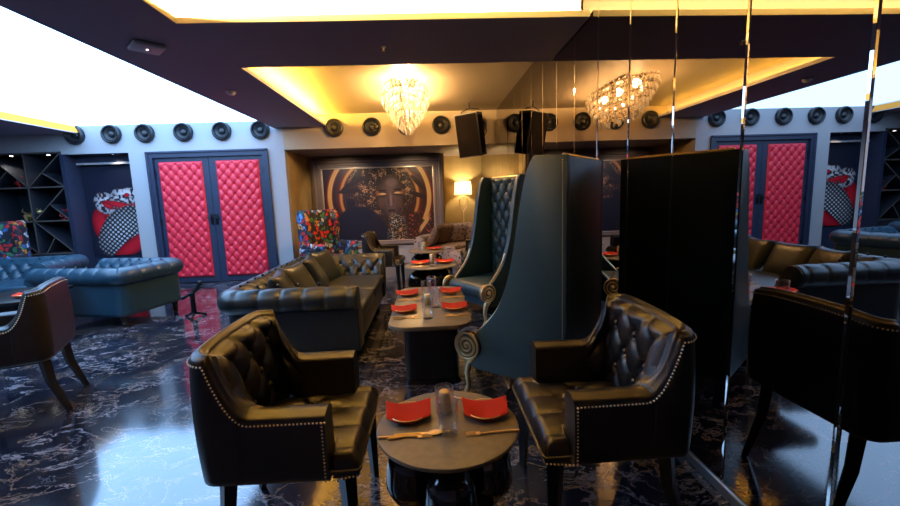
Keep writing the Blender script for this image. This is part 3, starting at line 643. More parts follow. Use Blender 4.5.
def make_armchair(label, group):
    t_ = thing('armchair', label, 'chair', group=group)
    W, D = .598, .435; yoff = -.0275; th = .095
    K = U2(W, D, .065, th, .02, 36, 8, 48, yoff); n = K.n
    for A_ in (K.P, K.Q): A_[:, 0] *= 1-.02*np.clip((.19-A_[:, 1])/.43, 0, 1)
    P, Nn = K.P, K.N
    zb = .375; za = .612; zt = .838
    def top(i):
        x = abs(P[i][0])/(W/2); q = np.clip(K.fwd[i]/.125, 0, 1); crown = zt-.022*x**3
        return za+(crown-za)*(1-q)**2.1
    su, sv = .158, .20; zc = .72; hb = K.sq[K.n-K.n1]+.0
    def section(i):
        zt_ = top(i); d = K.sq[i]; high = np.clip((zt_-za)/(.30*(zt-za)), 0, 1)
        th = .095*(1-.48*high)
        pts = [(-.010, zb), (0, zb+.008)]
        for z in np.linspace(zb+.025, zt_-.022, 9): pts.append((.010*sin(pi*(z-zb)/(zt_-zb)), z))
        for a in np.linspace(0, pi/2, 5): pts.append((-.016+.016*cos(a), zt_-.016+.016*sin(a)))
        for a in np.linspace(.2, .8, 4): pts.append((-.016-(th-.032)*a, zt_+.009*sin(pi*a)))
        for a in np.linspace(pi/2, pi, 5): pts.append((-th+.016+.016*cos(a), zt_-.016+.016*sin(a)))
        zi = np.linspace(zt_-.018, .41, 30); e = np.clip((hb+.15-abs(d))/.04, 0, 1)
        h_ = np.clip(tuft(np.full(30, d*1.0), zi-zc, su, sv), -.7, 1); env = np.clip((zt_+.004-zi)/.04, 0, 1)
        inn = (.020+.036*h_)*e*high*env
        for z, q in zip(zi, inn): pts.append((-th-max(q, 0), z))
        pts.append((-th, zb+.02)); pts.append((-th+.01, zb))
        A = np.array(pts); return A[:, 0], A[:, 1]
    iA = K.n1-10; iB = n-K.n1+9
    obj('armrest', capgrid(K.sweep(0, iA+1, section)), 'leather_brown', t_, angle=60)
    obj('armrest', capgrid(K.sweep(iB, n, section)), 'leather_brown', t_, angle=60)
    br = obj('backrest', capgrid(K.sweep(iA, iB+1, section)), 'leather_brown', t_, angle=75)
    for (u, v) in lattice(-hb-.02, hb+.02, -.30, .09, su, sv):
        i = int(np.argmin(abs(K.sq-u))); hi_ = np.clip((top(i)-za)/(.30*(zt-za)), 0, 1); q = K.at(i, np.array([-.095*(1-.48*hi_)-.026]))[0]
        if zc+v > top(i)-.03 or zc+v < .46: continue
        obj('button', sphere(.0155, n=8), 'leather_brown', br, loc=(q[0], q[1], zc+v))
    # seat: tufted top
    sw = .56; y0 = -.19; y1 = .285; nx, ny = 64, 56
    X, Y = np.meshgrid(np.linspace(-1, 1, nx), np.linspace(0, 1, ny), indexing='ij')
    yy = y0+(y1-y0)*Y; half = np.where(yy > D/2+yoff+.002, sw/2, (W/2-th+.012)*(1-.02*np.clip((.19-yy)/.43, 0, 1))); xx = X*half
    e = np.minimum((1-abs(X))*half, y1-yy); env = np.sqrt(np.clip(e/.035, 0, 1)*(2-np.clip(e/.035, 0, 1)))
    fr = np.clip((yy-.13)/.03, 0, 1)
    chan = np.abs(np.sin(pi*(xx/.14+.5)))**.3
    tf = np.clip(tuft(xx, yy-.02, .14, .20), -.7, 1)*(1-fr)+(chan*.8+.2)*fr
    Z = .385+.045*env+.024*tf*np.clip(e/.03, 0, 1)
    top_ = grid(np.stack([xx, yy, Z], -1))
    # skirt of the cushion
    per = [(xx[i, 0], yy[i, 0], Z[i, 0]) for i in range(nx)]+[(xx[-1, j], yy[-1, j], Z[-1, j]) for j in range(1, ny)]+[(xx[i, -1], yy[i, -1], Z[i, -1]) for i in range(nx-2, -1, -1)]+[(xx[0, j], yy[0, j], Z[0, j]) for j in range(ny-2, 0, -1)]
    pr = np.array(per); low = pr.copy(); low[:, 2] = .395; lo2 = pr.copy(); lo2[:, 2] = .372; lo2[:, :2] *= .985
    sk = grid(np.stack([np.vstack([q_, q_[:1]]) for q_ in (pr, low, lo2)]))
    st = obj('seat', cat(top_, sk), 'leather_brown', t_, angle=70)
    obj('piping', tube([(-sw/2, .02, .398)]+[(-sw/2+.002, y1-.006, .398), (-sw/2+.015, y1+.002, .398), (sw/2-.015, y1+.002, .398), (sw/2-.002, y1-.006, .398), (sw/2, .02, .398)], .005, 8), 'leather_brown', st)
    for (u, v) in lattice(-.2, .2, -.2, .1, .14, .20):
        if v+.02 < .12: obj('button', sphere(.013, n=8), 'leather_brown', st, loc=(u, v+.02, .434))
    obj('seat_frame', rbox(-.235, .235, -.19, .26, .350, .378, .008), 'black_wood', t_)
    for sx_ in (-1, 1):
        obj('leg', tr(prism([(-.021, -.021), (.021, -.021), (.021, .021), (-.021, .021)], 0, 1, 'z'), (sx_*.245, .235, 0), s=(1, 1, .325)) if False else
            tube([(sx_*.243, .235, .36), (sx_*.243, .235, .35), (sx_*.248, .245, 0)], [.032, .032, .018], 4), 'black_wood', t_, False)
        obj('leg', tube([(sx_*.205, -.185, .36), (sx_*.207, -.200, .22), (sx_*.215, -.27, 0)], [.032, .028, .017], 4), 'black_wood', t_, False)
    # nail trim: along outer top edges, down the arm fronts
    pts = []; nr = []
    for i in range(0, n):
        pts.append((P[i][0]+Nn[i][0]*.005, P[i][1]+Nn[i][1]*.005, top(i)-.022)); nr.append((Nn[i][0], Nn[i][1], .15))
    g = nails(pts, nr)
    for sx_ in (-1, 1):
        x = sx_*(W/2+.0035); yf = D/2+yoff
        g = cat(g, nails([(x-sx_*.002+sx_*.006, yf-.010, .59), (x+sx_*.006, yf-.010, .385)], [(sx_, .2, 0)]*2), nails([(sx_*.004+x, yf-.01, .385), (sx_*.284, y1-.003, .382)], [(sx_*.7, .7, 0)]*2))
    g = cat(g, nails([(-.275, y1-.001, .382), (.275, y1-.001, .382)], [(0, 1, 0)]*2))
    obj('nail_trim', g, 'nail', t_)
    return t_
ac = make_armchair('black buttoned leather armchair at the left of the front round table', 'black leather tub armchairs')
ac.location = (-.562, 1.565, 0); ac.rotation_euler = (0, 0, facing(1, .0))
def placed(src, x, y, d, label, group=None): return dup(src, (x, y, 0), facing(*d), label, group)
placed(ac, .640, 1.565, (-1, .0), 'black buttoned leather armchair at the right of the front round table')
placed(ac, -2.76, 2.72, (-.89, -.46), 'black leather armchair at the left edge, turned away with its back and splayed legs showing')
placed(ac, -.72, 6.0, (1, -.06), 'dark leather armchair beyond the far end of the mid sofa, facing the small round tables')
placed(ac, .72, 6.25, (-1, .0), 'dark leather armchair mostly hidden behind the farther high-back chair')

# ---- chesterfield sofas
def chesterfield(name, label, W, D, Hh, mat, loc, d, cat_='sofa', ncush=3, seatz=.41):
    t_ = thing(name, label, cat_, loc, facing(*d))
    Wp = W-.14; Dp = D-.07; nside = max(12, int((Dp-.14)/.016)); nbk = max(12, int((Wp-.28)/.016))
    K = U2(Wp, Dp, .12, .215, .03, nside, 10, nbk, .035); n = K.n; P = K.P
    rr_ = .098; zc = Hh-rr_; co = -.028; su = .155; zl = .52
    def section(i):
        d_ = K.sq[i]+.5*(K.sp[i]-K.sq[i]); pts = [(-.02, .12), (0, .125)]
        for z in np.linspace(.16, zc-.075, 5): pts.append((0, z))
        g_ = abs(((d_/su+.5) % 1)-.5)*su if True else 0
        groove = 1-.10*math.exp(-(g_/.010)**2)-.0
        puff = 1+.014*cos(2*pi*d_/su)*-1
        for a in np.linspace(radians(-62), radians(125), 20):
            q = rr_*(1+(groove*puff-1)*np.clip((a+1.0)/.8, 0, 1)); pts.append((co+q*cos(a), zc+q*sin(a)))
        zi = np.linspace(zc+.055, seatz-.04, 24); base = np.linspace(-.098, -.215, 24)
        env = np.clip((zc+.06-zi)/.05, 0, 1); h_ = np.clip(tuft(np.full(24, d_), zi-zl-.04, su, .20), -.6, 1)
        for z, b_, e_, hh in zip(zi, base, env, h_): pts.append((b_-.012-.030*hh*e_, z))
        pts.append((-.20, .14)); A = np.array(pts); return A[:, 0], A[:, 1]
    iA = K.n1+4; iB = n-iA-1; S = 2*K.sq[-1]; md = K.sq+.5*(K.sp-K.sq)
    obj('armrest', capgrid(K.sweep(0, iA+1, section)), mat, t_, angle=80)
    obj('backrest', capgrid(K.sweep(iA, iB+1, section)), mat, t_, angle=80)
    obj('armrest', capgrid(K.sweep(iB, n, section)), mat, t_, angle=80)
    for (u, v) in lattice(-S/2+.05, S/2-.05, -.12, .12, su, .20):
        i = int(np.argmin(abs(md-u))); z = zl+.04+v; k = (zc+.055-z)/(zc+.055-seatz+.04); o_ = -.098-.117*k-.016
        if abs(u) < S/2 and i not in (0,):
            q = K.at(i, np.array([o_]))[0]; obj('button', sphere(.012, n=6), mat, t_, loc=(q[0], q[1], z))
    yf = Dp/2+.035
    for sx_ in (-1, 1):   # scroll fronts of the arms
        x = sx_*Wp/2
        poly = [(.0, .12), (.0, zc-.08)]+[(co+rr_*.96*cos(a), zc+rr_*.96*sin(a)) for a in np.linspace(radians(-58), radians(140), 14)]+[(-.14, zc-.05), (-.19, .42), (-.19, .12)]
        poly = [(x+sx_*a, b) for a, b in poly]
        obj('arm_front', prism(poly, yf-.004, yf+.022, 'y', .008, 2), mat, t_)
    wi = Wp/2-.17; yb = -Dp/2+.035+.17
    for k in range(ncush):
        x0 = -wi+2*wi*k/ncush; x1 = -wi+2*wi*(k+1)/ncush
        obj('seat_cushion', rbox(x0+.002, x1-.002, yb-.02, yf+.015, .29, seatz, .035, 4), mat, t_)
    obj('base_rail', rbox(-Wp/2+.06, Wp/2-.06, -Dp/2+.10, yf-.005, .11, .30, .015), mat, t_)
    for sx_ in (-1, 1):
        for yy in (-Dp/2+.13, yf-.10):
            obj('foot', tr(lathe([(.018, 0), (.028, .015), (.030, .03), (.022, .045), (.036, .085), (.036, .13)], 14), (sx_*(Wp/2-.08), yy, 0)), 'black_wood', t_)
    return t_
chesterfield('chesterfield_sofa', 'long dark green-black buttoned chesterfield sofa in the middle of the room', 2.12, 1.08, .645, 'leather_olive', (-1.16, 4.13, 0), (1, .0), ncush=2)
chesterfield('chesterfield_armchair', 'teal chesterfield seat seen from behind, in front of the snake picture', .98, 1.20, .665, 'leather_teal', (-3.80, 5.02, 0), (-.975, .22), 'sofa', 1)
chesterfield('chesterfield_sofa', 'teal buttoned chesterfield sofa at the far left in front of the shelving', 1.9, .95, .68, 'leather_teal', (-5.75, 5.50, 0), (.2, -.98), ncush=2)

def pillow(name, loc, rx, rz, ry, size, mat, label, group, cat_='cushion'):
    n = 22; u = np.linspace(-1, 1, n); U, V = np.meshgrid(u, u, indexing='ij')
    pin = 1-.10*(1-np.abs(U)**2)*np.abs(V)**4*1.0; pin2 = 1-.10*(1-np.abs(V)**2)*np.abs(U)**4
    X = U*size/2*pin2; Y = V*size/2*pin; T = .075*((1-U**4)*(1-V**4))**.5
    a = np.stack([X, Y, T], -1); b = np.stack([X, Y, -T], -1)[:, ::-1]
    ga = grid(a); gb = grid(b); g = cat(ga, gb)
    o = obj(name, g, mat, angle=180); me = o.data; bm = bmesh.new(); bm.from_mesh(me); bmesh.ops.remove_doubles(bm, verts=bm.verts, dist=.0005); bmesh.ops.recalc_face_normals(bm, faces=bm.faces)
    bm.to_mesh(me); bm.free()
    o.location = loc; o.rotation_euler = (rx, ry, rz); return tag(o, label, cat_, group)
G = 'dark leather pillows on the mid sofa'
for k, (x, y, z, ry, rz, lb) in enumerate(((-1.27, 3.52, .51, 66, 12, 'dark leather pillow nearest the front arm of the mid sofa'), (-1.27, 3.92, .52, 62, -6, 'second dark leather pillow from the front arm of the mid sofa'),
        (-1.25, 4.36, .53, 62, 10, 'third dark leather pillow from the front arm, leaning on the mid sofa back'), (-1.25, 4.74, .54, 66, -14, 'dark leather pillow nearest the far arm of the mid sofa'))):
    pillow('leather_pillow', (x, y, z), 0, radians(rz), radians(ry), .44, 'leather_olive', lb, G)

# ---- high-back porter chairs
PROF = [(.0, .18), (.0, 1.50), (.19, 1.51), (.222, 1.48), (.253, 1.353), (.279, 1.24), (.307, 1.07), (.336, .91), (.372, .77), (.43, .62), (.504, .52), (.581, .445), (.625, .40), (.655, .36), (.65, .2), (.60, .18)]
def make_highback(label):
    t_ = thing('high_back_chair', label, 'chair', group='petrol high-back porter chairs')
    W = .65; y0 = -.35
    def sm(pl):    # densify the front curve
        A = np.array(pl[2:14]); from_t = np.concatenate([[0], np.cumsum(np.hypot(*(A[1:]-A[:-1]).T))]); tt = np.linspace(0, from_t[-1], 36)
        B = np.stack([np.interp(tt, from_t, A[:, 0]), np.interp(tt, from_t, A[:, 1])], -1)
        for _ in range(3): B[1:-1] = (B[:-2]+2*B[1:-1]+B[2:])/4
        return B
    B = sm(PROF); poly = [(0, .18), (0, 1.50)]+[tuple(b) for b in B]+[(.65, .2), (.60, .18)]
    poly = [(y0+a, b) for a, b in poly]
    for sx_ in (-1, 1):
        x0, x1 = (sx_*(W/2-.055), sx_*W/2); x0, x1 = min(x0, x1), max(x0, x1)
        wg = obj('wing', prism(poly, x0, x1, 'x', .007, 2), 'leather_highback', t_, angle=50)
        o_ = sx_*(W/2+.002)
        obj('gold_edge', tube([(sx_*(W/2-.030), y0+a+.002, b+.001) for a, b in B[23:]], .0075, 8), 'antique_gold', wg)
        obj('nail_row', nails([(o_, y0+.022, .20), (o_, y0+.022, 1.485)], [(sx_, 0, 0)]*2, .014, .0034), 'nail', wg)
        # gold scroll disc
        cy2, cz2 = y0+.665, .335
        th = np.linspace(0, 2*pi*2.2, 90); R_ = .012+.068*(th/th[-1])
        sp_ = [(sx_*(W/2+.014), cy2+r_*cos(t), cz2+r_*sin(t)) for r_, t in zip(R_, th)]
        beads = [sphere(.0065, (sx_*(W/2+.018), cy2+.060*cos(t)-0, cz2+.060*sin(t)), 5) for t in np.linspace(0, 2*pi, 25)[:-1]]
        disc = tr(lathe([(.080, -.036), (.090, -.028), (.092, .0), (.088, .014), (.076, .016)], 40), (sx_*(W/2-.0), cy2, cz2), ry=sx_*pi/2)
        sc_ = obj('scroll', disc, 'gold_recess', t_); obj('spiral_relief', cat(tube(sp_, [.0085]*90, 8), sphere(.015, (sx_*(W/2+.018), cy2, cz2), 8), *beads), 'antique_gold', sc_)
        obj('scroll_rim', tube([(sx_*(W/2+.012), cy2+.088*cos(t), cz2+.088*sin(t)) for t in np.linspace(0, 2*pi, 49)], .0085, 8), 'antique_gold', sc_)
        obj('leg', tube([(sx_*(W/2-.02), cy2-.03, .26), (sx_*(W/2-.02), cy2+.01, .20), (sx_*(W/2-.02), cy2+.025, .13), (sx_*(W/2-.02), cy2+.015, .05), (sx_*(W/2-.02), cy2+.03, .0)], [.034, .026, .019, .015, .020], 10), 'antique_gold', t_)
        obj('leg', tube([(sx_*(W/2-.05), y0+.06, .20), (sx_*(W/2-.05), y0+.03, .0)], [.026, .018], 4), 'black_wood', t_, False)
    # back slab and tufted inside
    obj('back_panel', rbox(-W/2+.04, W/2-.04, y0, y0+.06, .18, 1.50, .01), 'leather_highback', t_)
    w_ = W-.11; nu, nv = 56, 130; u = np.linspace(-w_/2, w_/2, nu); v = np.linspace(.40, 1.495, nv); U, V = np.meshgrid(u, v, indexing='ij')
    e = np.minimum(np.minimum(U+w_/2, w_/2-U), 1.495-V); env = np.clip(e/.03, 0, 1)**.5
    Z = y0+.06+env*(.025+.030*np.clip(tuft(U, V-.95, .135, .20), -.6, 1))
    back = np.stack([U, Z, V], -1); rear = np.stack([U, np.full_like(U, y0+.05), V], -1)
    br = obj('backrest', cat(grid(back), grid(rear)), 'leather_highback', t_, angle=180)
    for (a, b) in lattice(-w_/2+.03, w_/2-.03, -.5, .52, .135, .20): obj('button', sphere(.013, n=6), 'leather_highback', br, loc=(a, y0+.088, .95+b))
    obj('top_trim', tube([(-W/2+.03, y0+.03, 1.503), (W/2-.03, y0+.03, 1.503)], .010, 8), 'antique_gold', t_)
    obj('seat_cushion', rbox(-W/2+.055, W/2-.055, y0+.08, y0+.63, .32, .40, .025, 4), 'leather_highback', t_)
    obj('front_roll', tr(lathe([(.055, -W/2+.03), (.068, -W/2+.045), (.070, 0), (.068, W/2-.045), (.055, W/2-.03)], 28), (0, y0+.645, .335), ry=pi/2), 'leather_highback', t_)
    obj('seat_apron', rbox(-W/2+.04, W/2-.04, y0+.05, y0+.655, .18, .30, .012), 'leather_highback', t_)
    return t_
hb = make_highback('near petrol-blue high-back porter chair, its tall side panel turned to the viewer, beside the mirror')
def hbpos(A, F, W=.65, D=.6966):   # A near back corner, F near front corner
    A = Vector(A); F = Vector(F); d = (F-A).normalized(); return d
A = Vector((.72, 2.16)); d = Vector((-.775, .632)).normalized(); side = Vector((.63, .77)).normalized()
c_ = A+side*.325+d*.35
hb.location = (c_.x, c_.y, 0); hb.rotation_euler = (0, 0, facing(d.x, d.y))
d2 = Vector((-.85, -.53)).normalized(); Pn = Vector((.53, 3.98)); w2 = Vector((d2.y, -d2.x)); w2 = w2 if w2.y > 0 else -w2
c2 = Pn-d2*.315+w2*.325
dup(hb, (c2.x, c2.y, 0), facing(d2.x, d2.y), 'farther petrol-blue high-back porter chair, open buttoned front visible')

# ---- patterned wing chairs
def wing_chair(loc, d, label, first=None):
    if first: return dup(first, loc, facing(*d), label)
    t_ = thing('wing_chair', label, 'chair', loc, facing(*d), 'parrot-print wing chairs')
    W = .66
    obj('backrest', rbox(-.25, .25, -.34, -.20, .35, 1.17, .035, 3), 'floral', t_)
    for s_ in (-1, 1):
        prof = [(-.34, .25), (-.34, 1.14), (-.28, 1.18), (-.16, 1.17), (-.10, 1.10), (-.09, .90), (-.13, .74), (-.10, .66), (.26, .62), (.30, .56), (.29, .25)]
        obj('wing', prism(prof, min(s_*.24, s_*.32), max(s_*.24, s_*.32), 'x', .02, 3), 'floral', t_, angle=50)
        obj('armrest', tr(lathe([(.045, -.19), (.055, -.17), (.055, .20), (.045, .22)], 16), (s_*.30, .08, .62), rx=-pi/2), 'floral', t_)
        for yy in (-.28, .24): obj('leg', tube([(s_*.26, yy, .26), (s_*.27, yy*1.05, 0)], [.026, .016], 4), 'black_wood', t_, False)
    obj('seat_cushion', rbox(-.24, .24, -.20, .30, .34, .46, .035, 3), 'floral', t_); obj('seat_base', rbox(-.30, .30, -.32, .29, .22, .35, .01), 'floral', t_)
    return t_
wc = wing_chair((-1.60, 6.45, 0), (.80, -.60), 'parrot-print wing chair in front of the portrait')
wing_chair((-6.45, 6.25, 0), (.35, -.94), 'parrot-print wing chair at the far left in front of the shelving', wc)

# ---- leopard corner sofa
ls = thing('curved_sofa', 'curved leopard-print sofa in the alcove corner under the lamp', 'sofa', (1.0, 7.55, 0))
def arcsweep(r_in, r_out, z0, z1, a0, a1, rnd, n=30):
    out = []; rs = []
    for a in np.linspace(a0, a1, n):
        sec = []
        for (cx, cz, t0) in ((r_out-rnd, z1-rnd, 0), (r_in+rnd, z1-rnd, pi/2), (r_in+rnd, z0+.01, pi), (r_out-rnd, z0+.01, 1.5*pi)):
            for t in np.linspace(t0, t0+pi/2, 4): q = rnd if cz > z0+.02 else .01; sec.append((cx+(rnd if q == rnd else .01)*cos(t) + (0 if q == rnd else (rnd-.01)*(1 if cx > (r_in+r_out)/2 else -1)), cz+q*sin(t)))
        out.append([(r_*cos(a), r_*sin(a), z) for r_, z in sec])
    return capgrid(np.array(out))
a0, a1 = radians(89), radians(172)
ls.location = (1.02, 7.10, 0)
obj('seat', arcsweep(.62, 1.22, .12, .42, a0, a1, .05), 'leopard', ls, angle=60)
obj('backrest', arcsweep(1.18, 1.36, .12, .62, a0, a1, .07), 'leopard', ls, angle=60)
obj('plinth', arcsweep(.68, 1.30, .0, .13, a0, a1, .01), 'black_wood', ls, angle=60)
ot = tag(obj('footstool', cat(tr(lathe([(.36, .10), (.38, .14), (.38, .32), (.34, .37), (.2, .385)], 40), (0, 0, 0)), tr(lathe([(.33, 0), (.33, .1)], 32), (0, 0, 0))), 'leopard', loc=(.66, 7.0, 0)), 'round leopard-print footstool in front of the curved sofa', 'footstool')
G = 'leopard-print cushions on the curved sofa'
for k, (a, tilt, rz_, lb) in enumerate(((156, 62, 10, 'brown leopard cushion at the left end of the curved sofa, by the portrait'), (138, 64, 0, 'brown-toned leopard cushion, second from the left end of the curved sofa'), (119, 64, 0, 'leopard-print cushion under the lamp on the curved sofa'), (99, 64, 0, 'leopard-print cushion at the mirror end of the curved sofa'))):
    a = radians(a); r_ = 1.06; pillow('patterned_cushion', (1.02+r_*cos(a), 7.10+r_*sin(a), .61), 0, a+radians(rz_)+pi, radians(-tilt), .43, 'leopard' if k > 1 else 'leopard_dark', lb, G)

# ---- floor lamp
fl = thing('floor_lamp', 'slim floor lamp with a glowing cream shade and looped stem behind the curved sofa', 'lamp', (.70, 8.93-.12, 0))
obj('base', lathe([(.13, 0), (.13, .02), (.03, .035)], 28), 'antique_gold', fl)
obj('pole', tube([(0, 0, .03), (0, 0, .98)], .010, 8), 'antique_gold', fl)
lp = [(0, 0, .98), (-.03, 0, 1.03), (-.075, 0, 1.09), (-.085, 0, 1.2), (-.065, 0, 1.27), (0, 0, 1.29), (.065, 0, 1.27), (.085, 0, 1.2), (.075, 0, 1.09), (.03, 0, 1.03), (0, 0, .98)]
obj('stem_loop', cat(tube(lp, .009, 8), tube([(0, 0, 1.29), (0, 0, 1.42)], .007, 8)), 'antique_gold', fl)
obj('lamp_shade', cat(lathe([(.185, 1.34), (.165, 1.61)], 36, cap=False)), 'shade', fl)
obj('bulb', sphere(.03, (0, 0, 1.47), 8), 'bulb', fl)
point((.70, 8.81, 1.50), LAMP_W, (1, .74, .36), .04)

# ------------------------------------------------------------------ tables
def lobed(a, z): return 1+.10*abs(cos(2.5*a+.2*0))**.7*min(1, max(0, (z-.02)/.1))
def make_round(label, r_, topz, loc):
    t_ = thing('round_table', label, 'table', loc, group='small round pedestal tables')
    obj('tabletop', lathe([(r_-.012, topz-.016), (r_-.002, topz-.014), (r_, topz-.008), (r_-.002, topz-.002), (r_-.006, topz)], 72), 'table_top', t_)
    # six bulging lobes round a core
    core = lathe([(.10, .0), (.20, .015), (.19, .04), (.07, .07), (.07, topz-.05), (.13, topz-.0155)], 32)
    obj('base', core, 'black_gloss', t_)
    for k in range(4):
        a = 2*pi*k/4
        P_ = [(.10*cos(a), .10*sin(a), topz-.05), (.135*cos(a), .135*sin(a), topz-.13), (.14*cos(a), .14*sin(a), topz-.22), (.12*cos(a), .12*sin(a), topz-.31), (.12*cos(a), .12*sin(a), .10), (.18*cos(a), .18*sin(a), .02)]
        A = np.array(P_); tt = np.linspace(0, 5, 26); A = np.stack([np.interp(tt, range(6), A[:, j]) for j in range(3)], -1)
        for _ in range(3): A[1:-1] = (A[:-2]+2*A[1:-1]+A[2:])/4
        rd = np.interp(tt, range(6), [.03, .085, .090, .045, .022, .034]); obj('base_lobe', tube([tuple(p) for p in A], list(rd), 14), 'black_gloss', t_)
    return t_
TZ = .505
rt = make_round('round bronze-topped table nearest the viewer, between two armchairs', .250, TZ, (.028, 1.362, 0))
def rt2(x, y, s, label):
    o = dup(rt, (x, y, 0), .3, label); o.scale = (s, s, 1); return o
rt2(-.035, 4.86, 1.22, 'round black pedestal table with two napkins, beyond the long table')
rt2(-.09, 6.26, 1.12, 'round black pedestal table farthest back, beside the dark leather armchair')
# long table
lt = thing('lounge_table', 'rectangular dark table with rounded corners between the mid sofa and high-back chairs', 'table', (-.035, 3.06, 0))
def rrect(hx, hy, r_, n=8):
    out = []
    for (cx, cy, t0) in ((hx-r_, hy-r_, 0), (-hx+r_, hy-r_, pi/2), (-hx+r_, -hy+r_, pi), (hx-r_, -hy+r_, 1.5*pi)):
        out += [(cx+r_*cos(t), cy+r_*sin(t)) for t in np.linspace(t0, t0+pi/2, n)]
    return out
obj('tabletop', prism(rrect(.272, .580, .13), TZ-.03, TZ, 'z', .007, 2), 'table_top', lt)
obj('pedestal', prism(rrect(.19, .30, .05), .0, TZ-.03, 'z'), 'black_wood', lt)
obj('plinth', prism(rrect(.20, .32, .05), .0, .03, 'z'), 'black_gloss', lt)
sd = thing('side_table', 'low dark table before the far left teal sofa, a red napkin on it', 'table', (-4.05, 4.12, 0), .2)
obj('tabletop', prism(rrect(.26, .42, .10), TZ-.03, TZ, 'z', .007, 2), 'black_wood', sd); obj('pedestal', prism(rrect(.12, .22, .05), 0, TZ-.03, 'z'), 'black_wood', sd)

# ---- place settings
def napkin_geo():
    n, m_ = 26, 18; U, V = np.meshgrid(np.linspace(-1, 1, n), np.linspace(-1, 1, m_), indexing='ij')
    X = U*.082*(1+.04*V); Y = V*.058+.012*(1-U**2)*(-1)+.01*U**2
    Z = .014+.012*np.abs(U)**1.6+.006*V*(-U*0+1)+.003*np.sin(3*U+V)
    a = np.stack([X, Y, Z+.006*(1-U**8)*(1-V**8)**.5], -1); b = np.stack([X, Y, Z-.002], -1)
    per = lambda A: np.vstack([A[:, 0], A[-1, 1:], A[-2::-1, -1], A[0, -2:0:-1]])
    pa, pb = per(a), per(b); return cat(grid(a), grid(b), grid(np.stack([np.vstack([pa, pa[:1]]), np.vstack([pb, pb[:1]])])))
nap0 = None; plate0 = None; protos = {}
def inst(key, maker, loc, rz, label, cat_, group, s=1.0):
    if key not in protos:
        o = maker(); protos[key] = o
    else:
        src = protos[key]; o = src.copy(); C.objects.link(o)
        for chd in src.children: c = chd.copy(); C.objects.link(c); c.parent = o
    o.location = loc; o.rotation_euler = (0, 0, rz); o.scale = (s, s, s); tag(o, label, cat_, group); return o
def mk_nap(): return obj('napkin', napkin_geo(), 'napkin', angle=60)
def mk_plate():
    o = obj('side_plate', lathe([(.030, 0), (.034, .002), (.060, .012), (.072, .021), (.073, .0225), (.071, .0235), (.058, .016), (.03, .006), (.002, .005)], 40), 'plate')
    obj('rim', lathe([(.0715, .021), (.074, .0225), (.0715, .0245), (.0695, .0235), (.0715, .021)], 40, cap=False), 'gold', o); return o
def mk_fork():
    g = tube([(-.09, 0, .004), (-.02, 0, .006), (.03, 0, .004), (.045, 0, .004)], [.0045, .0035, .0025, .003], 8)
    g = cat(g, rbox(.043, .058, -.010, .010, .003, .0055, .001, 1))
    for k in range(4): g = cat(g, tube([(.056, -.0085+.0057*k, .0045), (.075, -.0085+.0057*k, .0075), (.092, -.0085+.0057*k, .005)], .0012, 6))
    o = obj('fork', g, 'gold'); return o
def mk_spoon():
    g = cat(tube([(-.09, 0, .004), (-.02, 0, .006), (.04, 0, .004), (.05, 0, .005)], [.0045, .0035, .0025, .003], 8), sphere(.018, (.068, 0, .006), 10, s=(1.35, .9, .22)))
    return obj('spoon', g, 'gold')
def mk_knife():
    g = cat(tube([(-.09, 0, .005), (.0, 0, .005)], [.005, .004], 8), rbox(.0, .10, -.008, .005, .003, .0055, .001, 1)); return obj('knife', g, 'gold')
def mk_glass():
    ro = lambda a, z: 1-.035*abs(sin(9*a))*(1 if .02 < z < .10 else 0)
    prof = [(.029, 0), (.031, .003), (.034, .06), (.0355, .122), (.0345, .124), (.0325, .12), (.031, .06), (.028, .016), (.002, .013)]
    o = obj('ribbed_tumbler', lathe(prof, 72, ro), 'glass', angle=180); return o
def mk_plain():
    prof = [(.032, 0), (.033, .003), (.034, .05), (.036, .100), (.035, .101), (.0335, .098), (.0315, .05), (.030, .010), (.002, .008)]
    return obj('candle_glass', lathe(prof, 48), 'glass', angle=60)
def mk_cup():
    o = obj('gold_candle_cup', lathe([(.025, 0), (.026, .004), (.019, .070), (.017, .072), (.002, .0725)], 36), 'gold', angle=50); return o
def setting(x, y, who, rz, cut=True, cl=None, z=TZ, fork='right', s=1.0):
    inst('plate', mk_plate, (x, y-.005, z), 0, 'gold-rimmed side plate under the red napkin '+who, 'plate', 'gold-rimmed side plates', s)
    inst('nap', mk_nap, (x, y, z+.004), rz, 'folded red napkin '+who, 'napkin', 'folded red napkins', s)
def cutlery(kind, x, y, ang, who, s=1.0):
    inst(kind, {'fork': mk_fork, 'spoon': mk_spoon, 'knife': mk_knife}[kind], (x, y, TZ), radians(ang), 'gold %s %s' % (kind, who), kind, 'gold cutlery on the tables', s)
setting(-.112, 1.425, 'at the left place of the front round table', .05); setting(.170, 1.415, 'at the right place of the front round table', -.05)
cutlery('fork', -.118, 1.288, -2, 'below the left plate of the front round table'); cutlery('knife', -.065, 1.302, 3, 'by the left plate of the front round table')
cutlery('fork', .178, 1.283, 182, 'below the right plate of the front round table')
cutlery('spoon', .085, 1.53, 150, 'at the back of the front round table'); cutlery('spoon', -.085, 1.292, 8, 'beside the fork at the left place of the front round table')
inst('glass', mk_glass, (.030, 1.300, TZ), 0, 'clear ribbed tumbler in the middle of the front round table', 'glass', 'clear glasses')
inst('pglass', mk_plain, (.022, 1.44, TZ), 0, 'plain glass holding a gold cup, on the front round table', 'glass', 'clear glasses')
inst('cup', mk_cup, (.022, 1.44, TZ+.013), 0, 'small gold candle cup inside a glass on the front round table', 'candle holder', 'small metal candle cups')
